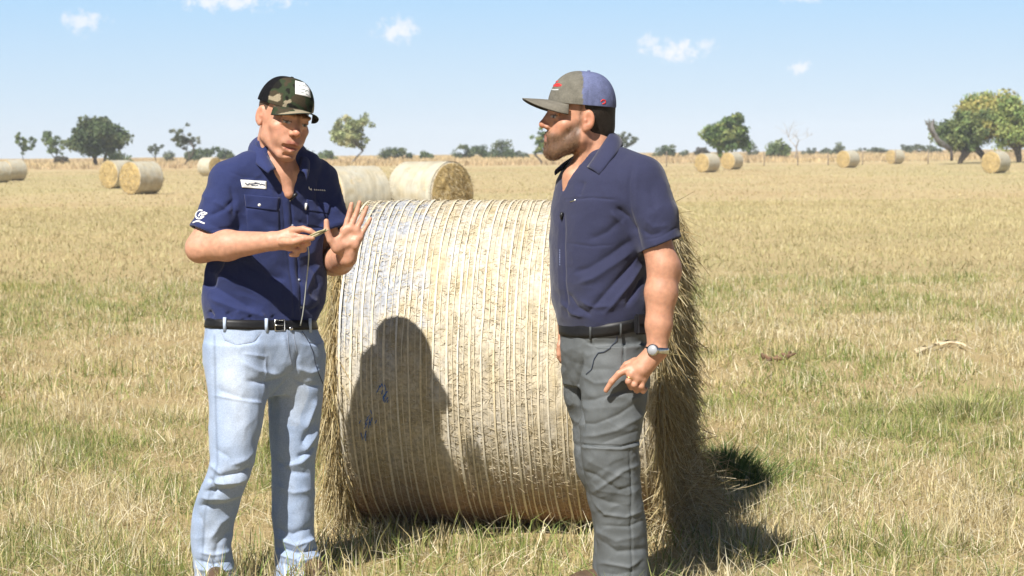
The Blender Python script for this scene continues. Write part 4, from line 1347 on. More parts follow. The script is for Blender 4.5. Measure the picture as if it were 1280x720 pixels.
def resample(pts, n):
    p = np.array(pts, float)
    L = np.concatenate([[0], np.cumsum(np.linalg.norm(np.diff(p, axis=0), axis=1))])
    t = np.linspace(0, L[-1], n)
    q = np.stack([np.interp(t, L, p[:, i]) for i in range(3)], 1)
    for _ in range(3): q[1:-1] = .25 * q[:-2] + .5 * q[1:-1] + .25 * q[2:]
    return q

def belt_ring(L, z, h, off, tilt, name, parent, base, mat):
    rows = [L.ring(z - h / 2 + h * j / 3, off + (.0012 if j in (1, 2) else 0), 96, tilt) for j in range(4)]
    V, F = ribbon(np.stack(rows, 1), .004, True)
    return mesh_obj(name, V, F, mat, parent, base)

def section(Y, rows, yaw, b_of=None):
    """loft rows from traced outlines: (py, left px, right px, depth half, dY)"""
    out = []
    for py, l, r, b, dy in rows:
        y = Y + dy
        pl, pr = P(l, py, y), P(r, py, y)
        hw = (pr[0] - pl[0]) / 2; c = (pl + pr) / 2
        a = math.sqrt(max(hw ** 2 - (b * math.sin(yaw)) ** 2, (.35 * hw) ** 2)) / abs(math.cos(yaw)) if abs(math.cos(yaw)) > .2 else hw
        out.append((c[2], c[0], y, a, b))
    return out

def boot(mb_name, ankle, heading, parent, base, length=.29):
    """laced work boot: sole, upper and shaft"""
    f = np.array([math.sin(heading), -math.cos(heading), 0]); s_ = np.array([f[1], -f[0], 0]); up = np.array([0, 0, 1.])
    A = np.array([ankle[0], ankle[1], 0])
    S = Sculpt(A - [.3, .3, .02], A + [.3, .3, .26], .006)
    S.cap(A + up * .05, A - f * .01 + up * .17, .045, .046, .02)
    S.ell(A - f * .03 + up * .045, (.046, .055, .045), np.stack([s_, f, up], 1), .03)
    S.cap(A + f * .02 + up * .045, A + f * .12 + up * .032, .044, .030, .03)
    S.ell(A + f * .135 + up * .030, (.043, .055, .030), np.stack([s_, f, up], 1), .03)
    S.cap(A - f * .04 + up * .012, A + f * .155 + up * .012, .046, .046, .006, squash=(up, .3))
    V, F = S.mesh(); V[:, 2] = np.maximum(V[:, 2], .002)
    return mesh_obj(mb_name, V, F, SHOE, parent, base)
# ------------------------------------------------------------------ the man in jeans with the camouflage cap
def man_in_jeans():
    Y = 8.25; yaw = math.radians(36)
    q = lambda px, py, dy=0.0: P(px, py, Y + dy)
    base = np.array([q(330, 560)[0], Y, 0.0])
    H = Head(q(355.5, 148.5, -.05), math.radians(30), math.radians(-10), math.radians(11), 1.125)

    legR = Loft(section(Y, [(430, 259, 333, .115, -.07), (462, 259, 334, .112, -.085), (500, 261, 332, .104, -.105), (540, 262.5, 325, .096, -.12), (575, 264, 318, .086, -.13), (592, 259, 314, .085, -.125), (608, 252, 305, .084, -.11), (628, 244.5, 299, .082, -.065),
                            (655, 241, 291, .078, -.045), (684, 241, 288, .076, -.03), (706, 243, 292, .078, -.025), (724, 243, 296, .086, -.025), (732, 241, 299, .092, -.03)], 0), 0, 2.2)
    legL = Loft(section(Y, [(430, 332, 402, .112, .065), (465, 334, 405, .11, .08), (500, 335, 404, .102, .095), (540, 337, 398, .094, .1), (575, 340, 394, .084, .1), (610, 340.5, 392.5, .08, .105), (640, 341, 391.5, .077, .11),
                            (670, 343, 391, .076, .12), (690, 345, 397, .078, .12), (704, 344.5, 403, .086, .115), (720, 342, 409, .098, .10)], 0), 0, 2.2)
    # ---------------- body: one skin surface
    S = Sculpt([q(222, 500)[0], Y - .42, -.01], [q(472, 500)[0], Y + .26, 1.86], .0033); S.rs = 1.034
    sculpt_head(S, H, mouth_open=.011, jaw=1.0, chin=1.0)
    nb = q(346, 212, .0)
    S.cap(H.w(0, -.030, -.045), nb, .055, .066, .02)
    S.cap(H.w(0, -.052, -.035), q(336, 200, .045), .046, .06, .03)
    S.chain([q(352, 206, -.03), q(354, 220, -.04), q(360.5, 242, -.056)], [.040, .037, .019], .02)          # throat and upper chest
    for c, sx in ((.02, 1), (-.02, -1)):
        S.cap(H.w(sx * .05, -.02, -.075), H.w(sx * .012, .02, -.21), .011, .011, .015)                        # neck muscles
    tor = Loft(section(Y, [(195, 325, 372, .06, 0), (215, 305, 395, .07, 0), (240, 298, 400, .08, .035), (300, 296, 390, .085, .045), (350, 286, 384, .09, .035), (390, 286, 374, .09, .01), (430, 276, 384, .095, 0), (452, 290, 376, .07, 0)], yaw), yaw)
    S.loft(tor, .03)
    shR, shL = q(283, 228, -.10), q(402, 238, .15)
    elR, wrR = q(250.5, 310, -.15), q(340, 301.5, -.285)
    elL, wrL = q(417, 327, .20), q(434, 322, -.03)
    S.cap(shR + np.array([-.005, .02, -.04]), elR, .036, .049, .02); S.chain([elR, elR * .62 + wrR * .38, wrR], [.0475, .0505, .031], .02)
    S.cap(shL + np.array([-.02, 0, -.03]), elL, .044, .048, .03); S.chain([elL, elL * .6 + wrL * .4, wrL], [.047, .050, .031], .02)
    # legs and feet under the jeans
    inner_legs(S, (legR, legL), (q(297, 440, -.06), q(362, 440, .06)))
    # right hand closed on the wisp of hay: back of the hand to the front, thumb and forefinger pinching
    dz = -.295
    kn = [(q(366, 288, dz), .0135), (q(370, 295, dz - .01), .0145), (q(368, 303, dz - .005), .0140), (q(362, 309, dz), .0125)]
    hand(S, wrR, kn, [
        ([q(366, 288, dz - .01), q(379, 286, dz - .035), q(387.5, 288.5, dz - .042), q(394, 292.5, dz - .040)], [.0118, .0102, .0092, .0082]),
        ([q(353, 302, dz - .02), q(367, 302, dz - .045), q(379, 298.5, dz - .055), q(390.5, 297.5, dz - .05)], [.0155, .0128, .0112, .0092]),
        ([q(370, 295, dz - .012), q(382, 297, dz - .028), q(385, 304, dz - .022), q(377, 308, dz - .012)], [.0118, .0105, .0098, .0088]),
        ([q(368, 303, dz - .008), q(379, 306, dz - .02), q(380, 312, dz - .014), q(372, 314, dz - .006)], [.0115, .0102, .0095, .0085]),
        ([q(362, 309, dz), q(371, 313, dz - .01), q(371, 318, dz - .005), q(364, 318.5, dz)], [.0105, .0094, .0088, .008]),
    ], wr=.026)
    # left hand raised, palm to the viewer, fingers up and a little apart
    d2 = -.06
    kb = [(q(430, 288, d2), .0125), (q(438, 285, d2 + .004), .0130), (q(445.5, 288, d2 + .006), .0125), (q(450, 296, d2 + .004), .0115)]
    hand(S, wrL, kb, [
        ([q(421, 310, d2 - .01), q(413, 300, d2 - .022), q(408.5, 288, d2 - .028), q(408, 276.5, d2 - .025)], [.0165, .0122, .0108, .009]),
        ([q(431, 287, d2), q(434.3, 275, d2 + .006), q(437.3, 264.5, d2 + .01), q(439.5, 255, d2 + .012)], [.0105, .0095, .0088, .0076]),
        ([q(438.5, 284, d2 + .004), q(443.2, 272, d2 + .012), q(447, 262, d2 + .016), q(449.5, 253, d2 + .018)], [.0106, .0096, .0088, .0076]),
        ([q(445.5, 287, d2 + .006), q(451, 276, d2 + .014), q(455, 267.5, d2 + .018), q(458.5, 259.5, d2 + .02)], [.0102, .0092, .0085, .0074]),
        ([q(450, 295, d2 + .004), q(455.5, 286.5, d2 + .01), q(459.5, 280, d2 + .013), q(463, 273.5, d2 + .014)], [.0092, .0083, .0076, .0066]),
    ], wr=.028)
    S.cap(q(423, 309, d2 - .004), q(437, 302, d2), .0175, .016, .015); S.cap(wrL, q(421, 307, d2 - .008), .023, .0165, .012); S.cap(q(417.5, 302, d2 - .015), q(431, 291, d2), .0075, .0085, .012); S.ell(q(422, 307, d2 - .010), (.014, .012, .024), None, .014); S.ell(q(445, 304, d2 - .006), (.013, .012, .022), None, .012)
    S.ell(q(434, 299, d2 - .022), (.011, .008, .015), None, .01, 'd')
    V, F = clean(*S.mesh())
    C = face_colours(H, V, (.50, .262, .172), (.34, .11, .09), stubble=.35)
    px, py = proj(V)
    def warm(x, y, r, col, w):
        nonlocal C
        g = np.exp(-((px - x) ** 2 + (py - y) ** 2) / r ** 2)[:, None] * w * (V[:, 1] < Y - .1)[:, None]; C = C * (1 - g) + np.array(col) * g
    warm(442, 268, 13, (.58, .25, .19), .35); warm(410, 280, 6, (.58, .24, .18), .4); warm(380, 306, 9, (.56, .27, .2), .3)
    body = mesh_obj('person', V, F, SKIN, None, base, C)
    tag(body, 'man in navy shirt and pale jeans holding one open palm up, camouflage cap on head', 'person')

    # ---------------- shirt
    S = Sculpt([q(222, 500)[0], Y - .32, .86], [q(440, 500)[0], Y + .26, 1.66], .0036)
    sh = Loft(section(Y, [(178, 322, 374, .062, .0), (190, 320, 378, .072, .01), (204, 306, 390, .084, .02), (222, 290, 404, .10, .03), (250, 280, 411, .112, .04), (285, 277, 408, .118, .045), (330, 264, 403, .122, .04),
                          (360, 259, 403, .128, .03), (382, 260, 401, .13, .02), (396, 262, 394, .128, .01), (410, 263, 389, .122, 0)], yaw), yaw, 2.25)
    tilt = ((math.cos(yaw), math.sin(yaw)), -.055, (q(325, 400)[0], Y))
    z_belt = q(325, 404)[2]
    S.loft(sh, .02, z0=z_belt - .004, tilt=tilt)
    seR, seL = q(263.5, 292, -.125), q(416, 288, .13)
    dR = (seR - shR) / np.linalg.norm(seR - shR); dL = (seL - shL) / np.linalg.norm(seL - shL)
    cutR = (seR, dR + np.array([-.05, 0, .12])); cutL = (seL, dL)
    S.cap(q(290, 228, -.07), seR + dR * .06, .072, .085, .035, cut=cutR)
    S.cap(q(396, 232, .12), seL + dL * .06, .076, .076, .05, cut=cutL)
    S.cap(q(312, 210, -.05), q(286, 224, -.08), .058, .062, .03); S.cap(q(380, 208, .04), q(400, 226, .13), .056, .060, .03)
    # hollow sleeve ends
    for a_, b_, r0, r1, e in ((q(290, 228, -.07), seR + dR * .06, .072, .085, seR - dR * .03), (q(396, 232, .12), seL + dL * .06, .076, .076, seL - dL * .03)):
        S.cap(a_, b_ + (b_ - a_) * .3, r0 - .006, r1 - .006 + (r1 - r0) * .3, .003, 'd', cut=(e, a_ - b_))
    # open neck and the V below it
    S.cap(q(347, 172, -.0), q(348, 204, -.012), .066, .062, .008, 'd')
    S.chain([q(352, 194, -.05), q(356, 214, -.09), q(364, 241, -.125)], [.054, .036, .007], .006, 'd')
    V, F = clean(*S.mesh(), 800)
    V = folds(V, F, [
        # sleeve and armpit
        ([(292, 250), (280, 262), (262, 270)], 3.2, -4), ([(288, 232), (292, 250), (291, 270)], 3, -3), ([(266, 252), (278, 258), (288, 266)], 3, 3), ([(296, 262), (300, 280), (299, 290)], 3.5, -3),
        ([(245, 240), (258, 248), (270, 247)], 4, 2), ([(250, 262), (262, 280), (282, 288)], 4, -2.5), ([(238, 284), (262, 289), (290, 284)], 1.6, -1.5),
        # yoke, placket
        ([(363, 243), (366, 290), (371, 330), (376, 374), (378, 402)], 1.6, -2.5), ([(352, 243), (356, 290), (361, 330), (366, 374), (368, 402)], 1.4, -1.5), ([(358, 245), (361, 290), (366, 330), (371, 374)], 4, 2),
        ([(285, 214), (305, 222), (330, 224)], 2, -1.2),
        # belly under the forearm, blousing above the belt
        ([(262, 338), (290, 352), (330, 372), (352, 384)], 6, 5), ([(258, 352), (285, 368), (318, 388)], 6, -5), ([(262, 372), (290, 384), (330, 396)], 4, 4), ([(300, 326), (330, 342), (358, 350)], 5, -3.5),
        ([(380, 320), (392, 340), (398, 362)], 5, -4), ([(372, 352), (386, 372), (398, 380)], 4, 4), ([(376, 384), (388, 388), (398, 384)], 3, -3), ([(400, 330), (388, 348), (380, 366)], 3.5, 3),
        ([(262, 388), (268, 396)], 3, -4), ([(284, 390), (290, 400)], 3, -4), ([(312, 394), (316, 403)], 3, -3.5), ([(340, 394), (346, 404)], 3, -3), ([(296, 388), (303, 400)], 3, 3), ([(327, 392), (332, 402)], 3, 3),
        # pulls from the raised shoulder
        ([(398, 224), (396, 244), (398, 262)], 3, -3), ([(385, 262), (398, 272), (408, 270)], 4, 3), ([(372, 276), (390, 284), (404, 282)], 4, -3), ([(318, 268), (336, 282), (352, 286)], 4, -3), ([(312, 276), (330, 290), (346, 292)], 4, 2.5),
        ([(330, 232), (345, 240), (356, 238)], 4, -2)],
        noise=((7, .003), (18, .0018), (42, .0008)), seed=11, crumple=.0042)
    navy = np.array([.022, .031, .1])
    C = navy * (1 + .1 * fbm(V * 14, 3, 3))[:, None]
    shirt = mesh_obj('shirt', V, F, CLOTH, body, base, C)
    T = bvh(V, F)
    def sewn(name, quad, lift, th, col, parent=shirt, mat=CLOTH, nu=14, nv=10):
        V, F = applique(T, quad, lift, th, nu, nv)
        return mesh_obj(name, V, F, mat, parent, base, np.tile(np.array(col, float), (len(V), 1)) if mat in (CLOTH, DENIM) else None)
    sewn('pocket', [(307, 259), (349, 261), (350, 303), (310, 301)], .0005, .0015, navy * .97)
    sewn('pocket_flap', [(305, 243), (349, 247), (347, 264), (307, 259)], .002, .002, navy * 1.05)
    sewn('pocket', [(383, 256), (410, 260), (409, 286), (384, 282)], .0005, .0015, navy * .97)
    sewn('pocket_flap', [(383, 249), (413, 255), (410, 267), (383, 263)], .002, .002, navy * 1.05)
    sewn('name_patch', [(300.5, 224.7), (333, 226.5), (333, 236.5), (302.5, 234.3)], .001, .001, None, mat=WHITE)
    mb = MB()
    for pts in ([(306, 228.6), (309, 231), (312, 229)], [(312.5, 230), (321, 229.4)], [(314, 231.5), (320, 232.4), (323, 231)], [(318, 228.2), (324, 229.6), (326, 231.5)], [(326, 230), (331, 231.4)]):
        stroke(mb, T, pts, 1.4, .0028)
    mb.build('patch_print', mat_plain('dark_print', (.06, .07, .11), .7), shirt, base)
    mb = MB()
    # round emblem with a swoosh and a curved bar on the sleeve
    stroke(mb, T, [(253, 263.5), (249.5, 262.6), (245.8, 265.4), (244.3, 270), (246.4, 273.2), (251, 273.4), (255, 270.5)], 2.4)
    stroke(mb, T, [(248, 270.5), (250.5, 266.8), (255, 265.4), (259, 267)], 2.4); stroke(mb, T, [(251.5, 268.8), (256, 268.2), (259, 266.6)], 2.2); stroke(mb, T, [(250.5, 271), (254.5, 271)], 1.8)
    stroke(mb, T, [(241, 278.4), (245, 276.6), (249, 276.6), (253, 278.4), (256, 279.4)], 2.3)
    mb.build('sleeve_emblem', WHITE, shirt, base)
    mb = MB()
    stroke(mb, T, [(386, 233.4), (386.5, 236), (389.5, 237.6), (388.6, 235.4)], 1.2); 
    for x in (392.5, 395, 397.5, 400, 402.5, 405): stroke(mb, T, [(x, 236.4 + (x - 392) * .06), (x + 1.3, 237.8 + (x - 392) * .06)], 1.1, n=4)
    mb.build('chest_logo', WHITE, shirt, base)
    def button(px, py, r=.0055, mat=WHITE):
        h, n = cast(T, px, py)
        if h is None: return
        mb = MB(); mb.tube([h - n * .001, h + n * .0045], [r, r * .9], 12); mb.build('button', mat, shirt, base)
    button(324, 256.3, .0062)
    for p in ((365, 282), (373.5, 350), (376, 384)): button(*p, .0048, mat_plain('grey_button', (.3, .32, .38), .4) if p[0] == 365 else bpy.data.materials['grey_button'])
    # collar: a stand round the neck that folds over into two pointed leaves, open at the throat
    up = [q(345, 212, -0.108), q(341, 205, -0.094), q(328, 184, -0.065), q(322, 172, 0.010), q(330, 167, 0.048), q(348, 166, 0.062), q(366, 170, 0.055), q(376, 182, 0.040), q(377, 200, -0.040), q(374, 212, -0.078)]
    lo = [q(335, 217, -0.142), q(327, 210, -0.129), q(313, 200, -0.079), q(309, 187, 0.000), q(317, 180, 0.075), q(346, 178, 0.105), q(374, 183, 0.09), q(386, 196, 0.050), q(387, 212, -0.040), q(383, 225, -0.084)]
    U_, L_ = resample(up, 44), resample(lo, 44)
    rows = []
    for j in range(7):
        t = j / 6
        bul = math.sin(t * math.pi) * .010
        mid = U_ * (1 - t) + L_ * t
        cen = np.array([q(348, 195)[0], Y - .02, 0]); out = mid - cen; out[:, 2] = 0; out /= np.linalg.norm(out, axis=1)[:, None]
        rows.append(mid + out * bul + np.array([0, 0, .5]) * bul)
    Vc, Fc = ribbon(np.stack(rows, 1), .0035)
    mesh_obj('collar', Vc, Fc, CLOTH, shirt, base, np.tile(navy * 1.05, (len(Vc), 1)))

    # ---------------- jeans
    S = Sculpt([q(226, 500)[0], Y - .34, -.01], [q(425, 500)[0], Y + .3, 1.0], .0036)
    pelv = Loft(section(Y, [(398, 264, 388, .122, 0), (412, 261, 391, .130, 0), (428, 259, 398, .132, .0), (450, 260, 402, .13, .01), (468, 266, 399, .115, .01), (492, 285, 385, .07, .01)], yaw), yaw, 2.3)
    S.loft(pelv, .03, z1=q(325, 404)[2] + .008)
    S.loft(legR, .022); S.loft(legL, .022)
    for L, z in ((legR, legR.z.min()), (legL, legL.z.min())):                                   # open hems
        S.loft(L, .003, 'd', z0=z - .02, z1=z + .03, off=-.006)
    V, F = clean(*S.mesh(), 800)
    V = folds(V, F, [
        # crotch and fly
        ([(366, 466), (350, 474), (330, 478), (308, 476)], 4, -5), ([(366, 470), (352, 484), (338, 500), (334, 520)], 4, -6), ([(372, 440), (367, 466)], 3, -3), ([(352, 418), (358, 440), (366, 462)], 5, 3),
        ([(300, 452), (322, 464), (350, 468)], 4, 3), ([(368, 474), (384, 482), (400, 482)], 4, -4), ([(370, 460), (388, 466), (402, 462)], 4, 3.5), ([(270, 486), (300, 498), (326, 500)], 5, -2.5), ([(345, 490), (352, 510), (350, 540)], 5, 3),
        # pocket mouth
        ([(275, 412), (280, 425), (296, 432), (318, 428), (326, 416)], 1.3, -2.2), ([(376, 416), (386, 428), (400, 432)], 1.4, -2.2),
        # phone in the right front pocket
        ([(303, 442), (332, 446)], 2, 1.5), ([(332, 446), (328, 500)], 2, 2), ([(268, 494), (300, 500), (327, 504)], 2, 2.2),
        # knee of the near leg: folds bunch behind the bend
        ([(318, 582), (298, 592), (272, 596)], 3.5, -6), ([(316, 594), (296, 602), (264, 604)], 3.2, 5), ([(310, 604), (290, 612), (258, 614)], 3.2, -6), ([(306, 614), (284, 622), (252, 622)], 3.2, 4), ([(302, 624), (282, 630), (250, 632)], 3, -4),
        ([(264, 580), (276, 592), (282, 606)], 3, 3.5), ([(262, 596), (270, 608), (268, 622)], 3, -4), ([(322, 560), (308, 574), (288, 582)], 4, 3), ([(268, 560), (286, 572), (300, 590)], 4, -2.5),
        ([(292, 640), (276, 652), (262, 676)], 4, 3), ([(248, 640), (256, 660), (254, 690)], 4, -3), ([(288, 660), (272, 680), (268, 704)], 4, -3), ([(246, 700), (266, 706), (290, 700)], 3, -4), ([(246, 710), (268, 716), (292, 711)], 3, 4), ([(250, 690), (268, 694), (288, 688)], 3, 3),
        # the far leg: lit edges of folds along its outer side, crumpled at the boot
        ([(396, 500), (388, 520), (382, 540)], 3.5, 5), ([(392, 524), (384, 540), (378, 556)], 3.2, -5), ([(398, 534), (386, 556), (380, 566)], 3.2, 5), ([(394, 556), (384, 566), (372, 572)], 3.2, -5), ([(390, 566), (376, 578), (352, 584)], 4, 3.5), ([(345, 574), (364, 590), (388, 592)], 4, -3.5),
        ([(346, 606), (366, 616), (390, 612)], 4, 2.5), ([(344, 660), (366, 668), (390, 658)], 4, -3.5), ([(346, 672), (370, 682), (396, 672)], 3, 4.5), ([(346, 684), (372, 692), (398, 684)], 3, -5), ([(348, 692), (376, 702), (402, 694)], 3, 5), ([(350, 704), (378, 711), (404, 704)], 2.6, -4.5), ([(388, 672), (378, 690), (372, 712)], 3, 3)],
        noise=((6, .005), (15, .003), (40, .0008)), seed=23, stretch=(1, 1, .75), crumple=.003)
    px, py = proj(V)
    den = np.array([.40, .48, .61])
    worn = np.zeros(len(V))
    for x, y, sx, sy, w_ in ((296, 480, 22, 60, .7), (374, 500, 18, 50, .4), (290, 600, 16, 24, .55), (366, 592, 16, 26, .3), (268, 670, 14, 40, .3)):
        worn += w_ * np.exp(-((px - x) / sx) ** 2 - ((py - y) / sy) ** 2) * (V[:, 1] < Y)
    nz = fbm(V * np.array([22, 22, 9]), 6, 4)
    k = np.clip(.25 + worn + .3 * nz, 0, 1)[:, None]
    C = np.array([.235, .315, .47]) * (1 - k) + np.array([.45, .505, .585]) * k
    seam = np.minimum(seg_dist(px, py, [(268, 420), (270, 520), (272, 580), (256, 640), (252, 720)]), 99)
    C = C * (1 - .28 * np.exp(-(seam / 1.6) ** 2) * (V[:, 1] < Y))[:, None]
    jeans = mesh_obj('jeans', V, F, DENIM, body, base, C)
    TJ = bvh(V, F)
    def patch(name, quad, lift, th, col, tree_=TJ, mat=DENIM, parent=jeans):
        V, F = applique(tree_, quad, lift, th, 12, 8)
        return mesh_obj(name, V, F, mat, parent, base, np.tile(np.array(col, float), (len(V), 1)))
    mb = MB()
    th_ = (.30, .34, .42)
    for pts in ([(276, 413), (281, 425), (296, 431), (317, 427), (325, 417)], [(377, 416), (386, 427), (399, 431)], [(359, 412), (361, 440), (366, 462)], [(366, 414), (371, 440), (369, 458)]):
        stroke(mb, TJ, pts, 1.1, .0008, th_, 20)
    mb.build('stitching', DENIM, jeans, base)
    h, n = cast(TJ, 363, 411)
    if h is not None:
        mb = MB(); mb.tube([h, h + n * .006], [.008, .007], 12); mb.build('button', METAL, jeans, base)

    # ---------------- belt
    bt = belt_ring(pelv, z_belt + .000, .034, .0045, tilt, 'belt', body, base, LEATHER)
    for x in (281, 331, 388):
        c0 = pelv.ring(z_belt, .008, 96, tilt); 
        pxs, pys = proj(c0); front = c0[:, 1] < Y; i = np.argmin(np.abs(pxs - x) + (~front) * 1000)
        p = c0[i]; mb = MB(); mb.tube([p + [0, 0, -.026], p + [0, -.003, 0], p + [0, 0, .024]], .0065, 6, (.42, .5, .63)); mb.build('belt_loop', DENIM, jeans, base)
    c0 = pelv.ring(z_belt, .010, 96, tilt); pxs, pys = proj(c0); i = np.argmin(np.abs(pxs - 352) + (c0[:, 1] > Y) * 1000)
    p = c0[i]; t = c0[(i + 1) % 96] - c0[i - 1]; t /= np.linalg.norm(t); mb = MB()
    r_ = [p + t * .02 + [0, 0, .019], p - t * .02 + [0, 0, .019], p - t * .02 - [0, 0, .019], p + t * .02 - [0, 0, .019], p + t * .02 + [0, 0, .019]]
    mb.tube(r_, .003, 6); mb.tube([p - t * .02, p + t * .014], .0025, 6); mb.build('buckle', METAL, bt, base)

    # ---------------- boots
    boot('boot', q(268, 735, -.01), math.radians(12), body, base); boot('boot', q(371, 722, .14), math.radians(38), body, base)

    # ---------------- cap: black mesh back, camouflage front and peak, white square badge
    rg = np.random.default_rng(4)
    def camo(p):
        a = fbm(p[None] * np.array([26, 26, 34]), 12, 2)[0]; b = fbm(p[None] * np.array([30, 30, 40]), 48, 2)[0]
        if a > .24: return (.26, .22, .15)
        if b > .16: return (.012, .012, .010)
        if b < -.2: return (.05, .04, .025)
        return (.03, .042, .022)
    def ccol(x, y, z, a, t):
        if y < .022 - .25 * (z - .05): return (.006, .006, .007)
        return camo(np.array([x + .3, y, z]))
    V, F, C = cap_crown(H, .0865, .107, .092, .040, ccol, flat_front=.012)
    capo = mesh_obj('cap', V, F, CAPM, body, base, C)
    TC = bvh(V, F)
    def bcol(s_, t, layer):
        if layer: return (.02, .025, .018)
        if t > .93: return (.05, .055, .045)
        return camo(np.array([s_ * .09 + .6, t * .07, .1]))
    Vb, Fb, Cb = cap_brim(H, .0865, .107, .042, .082, bcol, droop=.050, tip_drop=.001, arc=54)
    mesh_obj('brim', Vb, Fb, CAPM, capo, base, Cb)
    V, F = applique(TC, [(369, 101), (386.5, 105.5), (388, 122), (369, 117.5)], .0005, .0012, 10, 10)
    bd = mesh_obj('badge', V, F, WHITE, capo, base)
    TB = bvh(V, F); mb = MB()
    for pts in ([(373, 107), (377, 106), (382.5, 108)], [(373.5, 111), (381, 112)], [(381, 114), (384, 113), (386, 115.4)], [(374.5, 114.5), (380, 116.2)], [(382, 117.2), (385.5, 119)]):
        stroke(mb, TB, pts, 1.1, .0008)
    mb.build('badge_print', mat_plain('grey_print', (.2, .25, .22), .7), capo, base)
    mb = MB(); mb.tube([H.w(0, -.014, .128), H.w(0, -.014, .1345)], [.007, .005], 10, (.02, .025, .018)); mb.build('cap_button', CAPM, capo, base)
    # ---------------- cropped hair below the cap
    S = Sculpt(H.w(0, 0, 0) - .16, H.w(0, 0, 0) + .16, .004)
    H.ell(S, (0, -.018, .035), (.0775, .0965, .087), .0)
    for z0_, z1_ in ((.05, .2),): S.cap(H.w(-.2, 0, .145), H.w(.2, 0, .145), .1 * H.sc, None, .0, 'd') 
    H.ell(S, (0, .085, -.03), (.2, .085, .12), .01, 'd')
    H.ell(S, (0, .06, -.12), (.2, .13, .085), .01, 'd')
    V, F = clean(*S.mesh(), 100)
    mesh_obj('hair', V, F, HAIR, body, base, np.tile(np.array([.10, .062, .04]), (len(V), 1)))

    # ---------------- things he carries
    mb = MB(); rg = np.random.default_rng(8)
    c0, c1 = q(386, 297, -.345), q(407, 287, -.345)
    for k in range(16):
        o1, o2 = rg.normal(0, .0035, 3), rg.normal(0, .0045, 3)
        mb.tube([c0 + o1, (c0 + c1) / 2 + (o1 + o2) / 2 + rg.normal(0, .002, 3), c1 + o2], [.002, .0026, .0016], 5, np.array([[.5, .45, .26], [.66, .6, .42], [.26, .25, .13]][k % 3]))
    b0 = c0
    o = mb.build('hay_wisp', STRAND, None, c0); tag(o, 'twisted wisp of pale hay pinched between thumb and forefinger of the man in jeans', 'hay wisp')
    # lapel microphone on the placket with its cable down to the belt
    h, n = cast(T, 365, 247)
    root = empty('lapel_microphone', h); tag(root, 'small black lapel microphone clipped below the open collar of the man in jeans', 'microphone'); b2 = tuple(h)
    mb = MB(); mb.tube([h + n * .006 + [-.008, 0, -.008], h + n * .010 + [.004, 0, .006], h + n * .012 + [.014, 0, .014]], [.005, .0065, .006], 8); mb.build('microphone_head', BLACKPL, root, b2)
    mb = MB(); mb.tube([h + n * .004 + [-.022, 0, -.016], h + n * .005 + [0, 0, -.006]], .003, 6); mb.build('clip', METAL, root, b2)
    mb = MB(); mb.tube(resample([q(384, 304, -.322), q(386.5, 316, -.30), q(385, 334, -.26), q(383, 352, -.225), q(381, 374, -.205), q(378, 396, -.19), q(375.5, 407, -.175)], 30), .0022, 6); mb.build('cable', CABLE, root, b2)
    mb = MB(); 
    stroke(mb, TJ, [(377, 414), (384, 424), (391, 440), (394, 456), (399, 470), (403, 480)], 1, .003, None, 24, .0014); mb.build('cable', DKCABLE, root, b2)
    h, n = cast(T, 381, 258); root = None
    mb = MB(); mb.tube([h + n * .006 + [.001, 0, .012], h + n * .006, h + n * .005 + [-.001, 0, -.012]], [.0042, .004, .0028], 8)
    o = mb.build('pen', WHITE, None, h); tag(o, 'white pen clipped at the shaded chest pocket of the man in jeans', 'pen')
man_in_jeans()
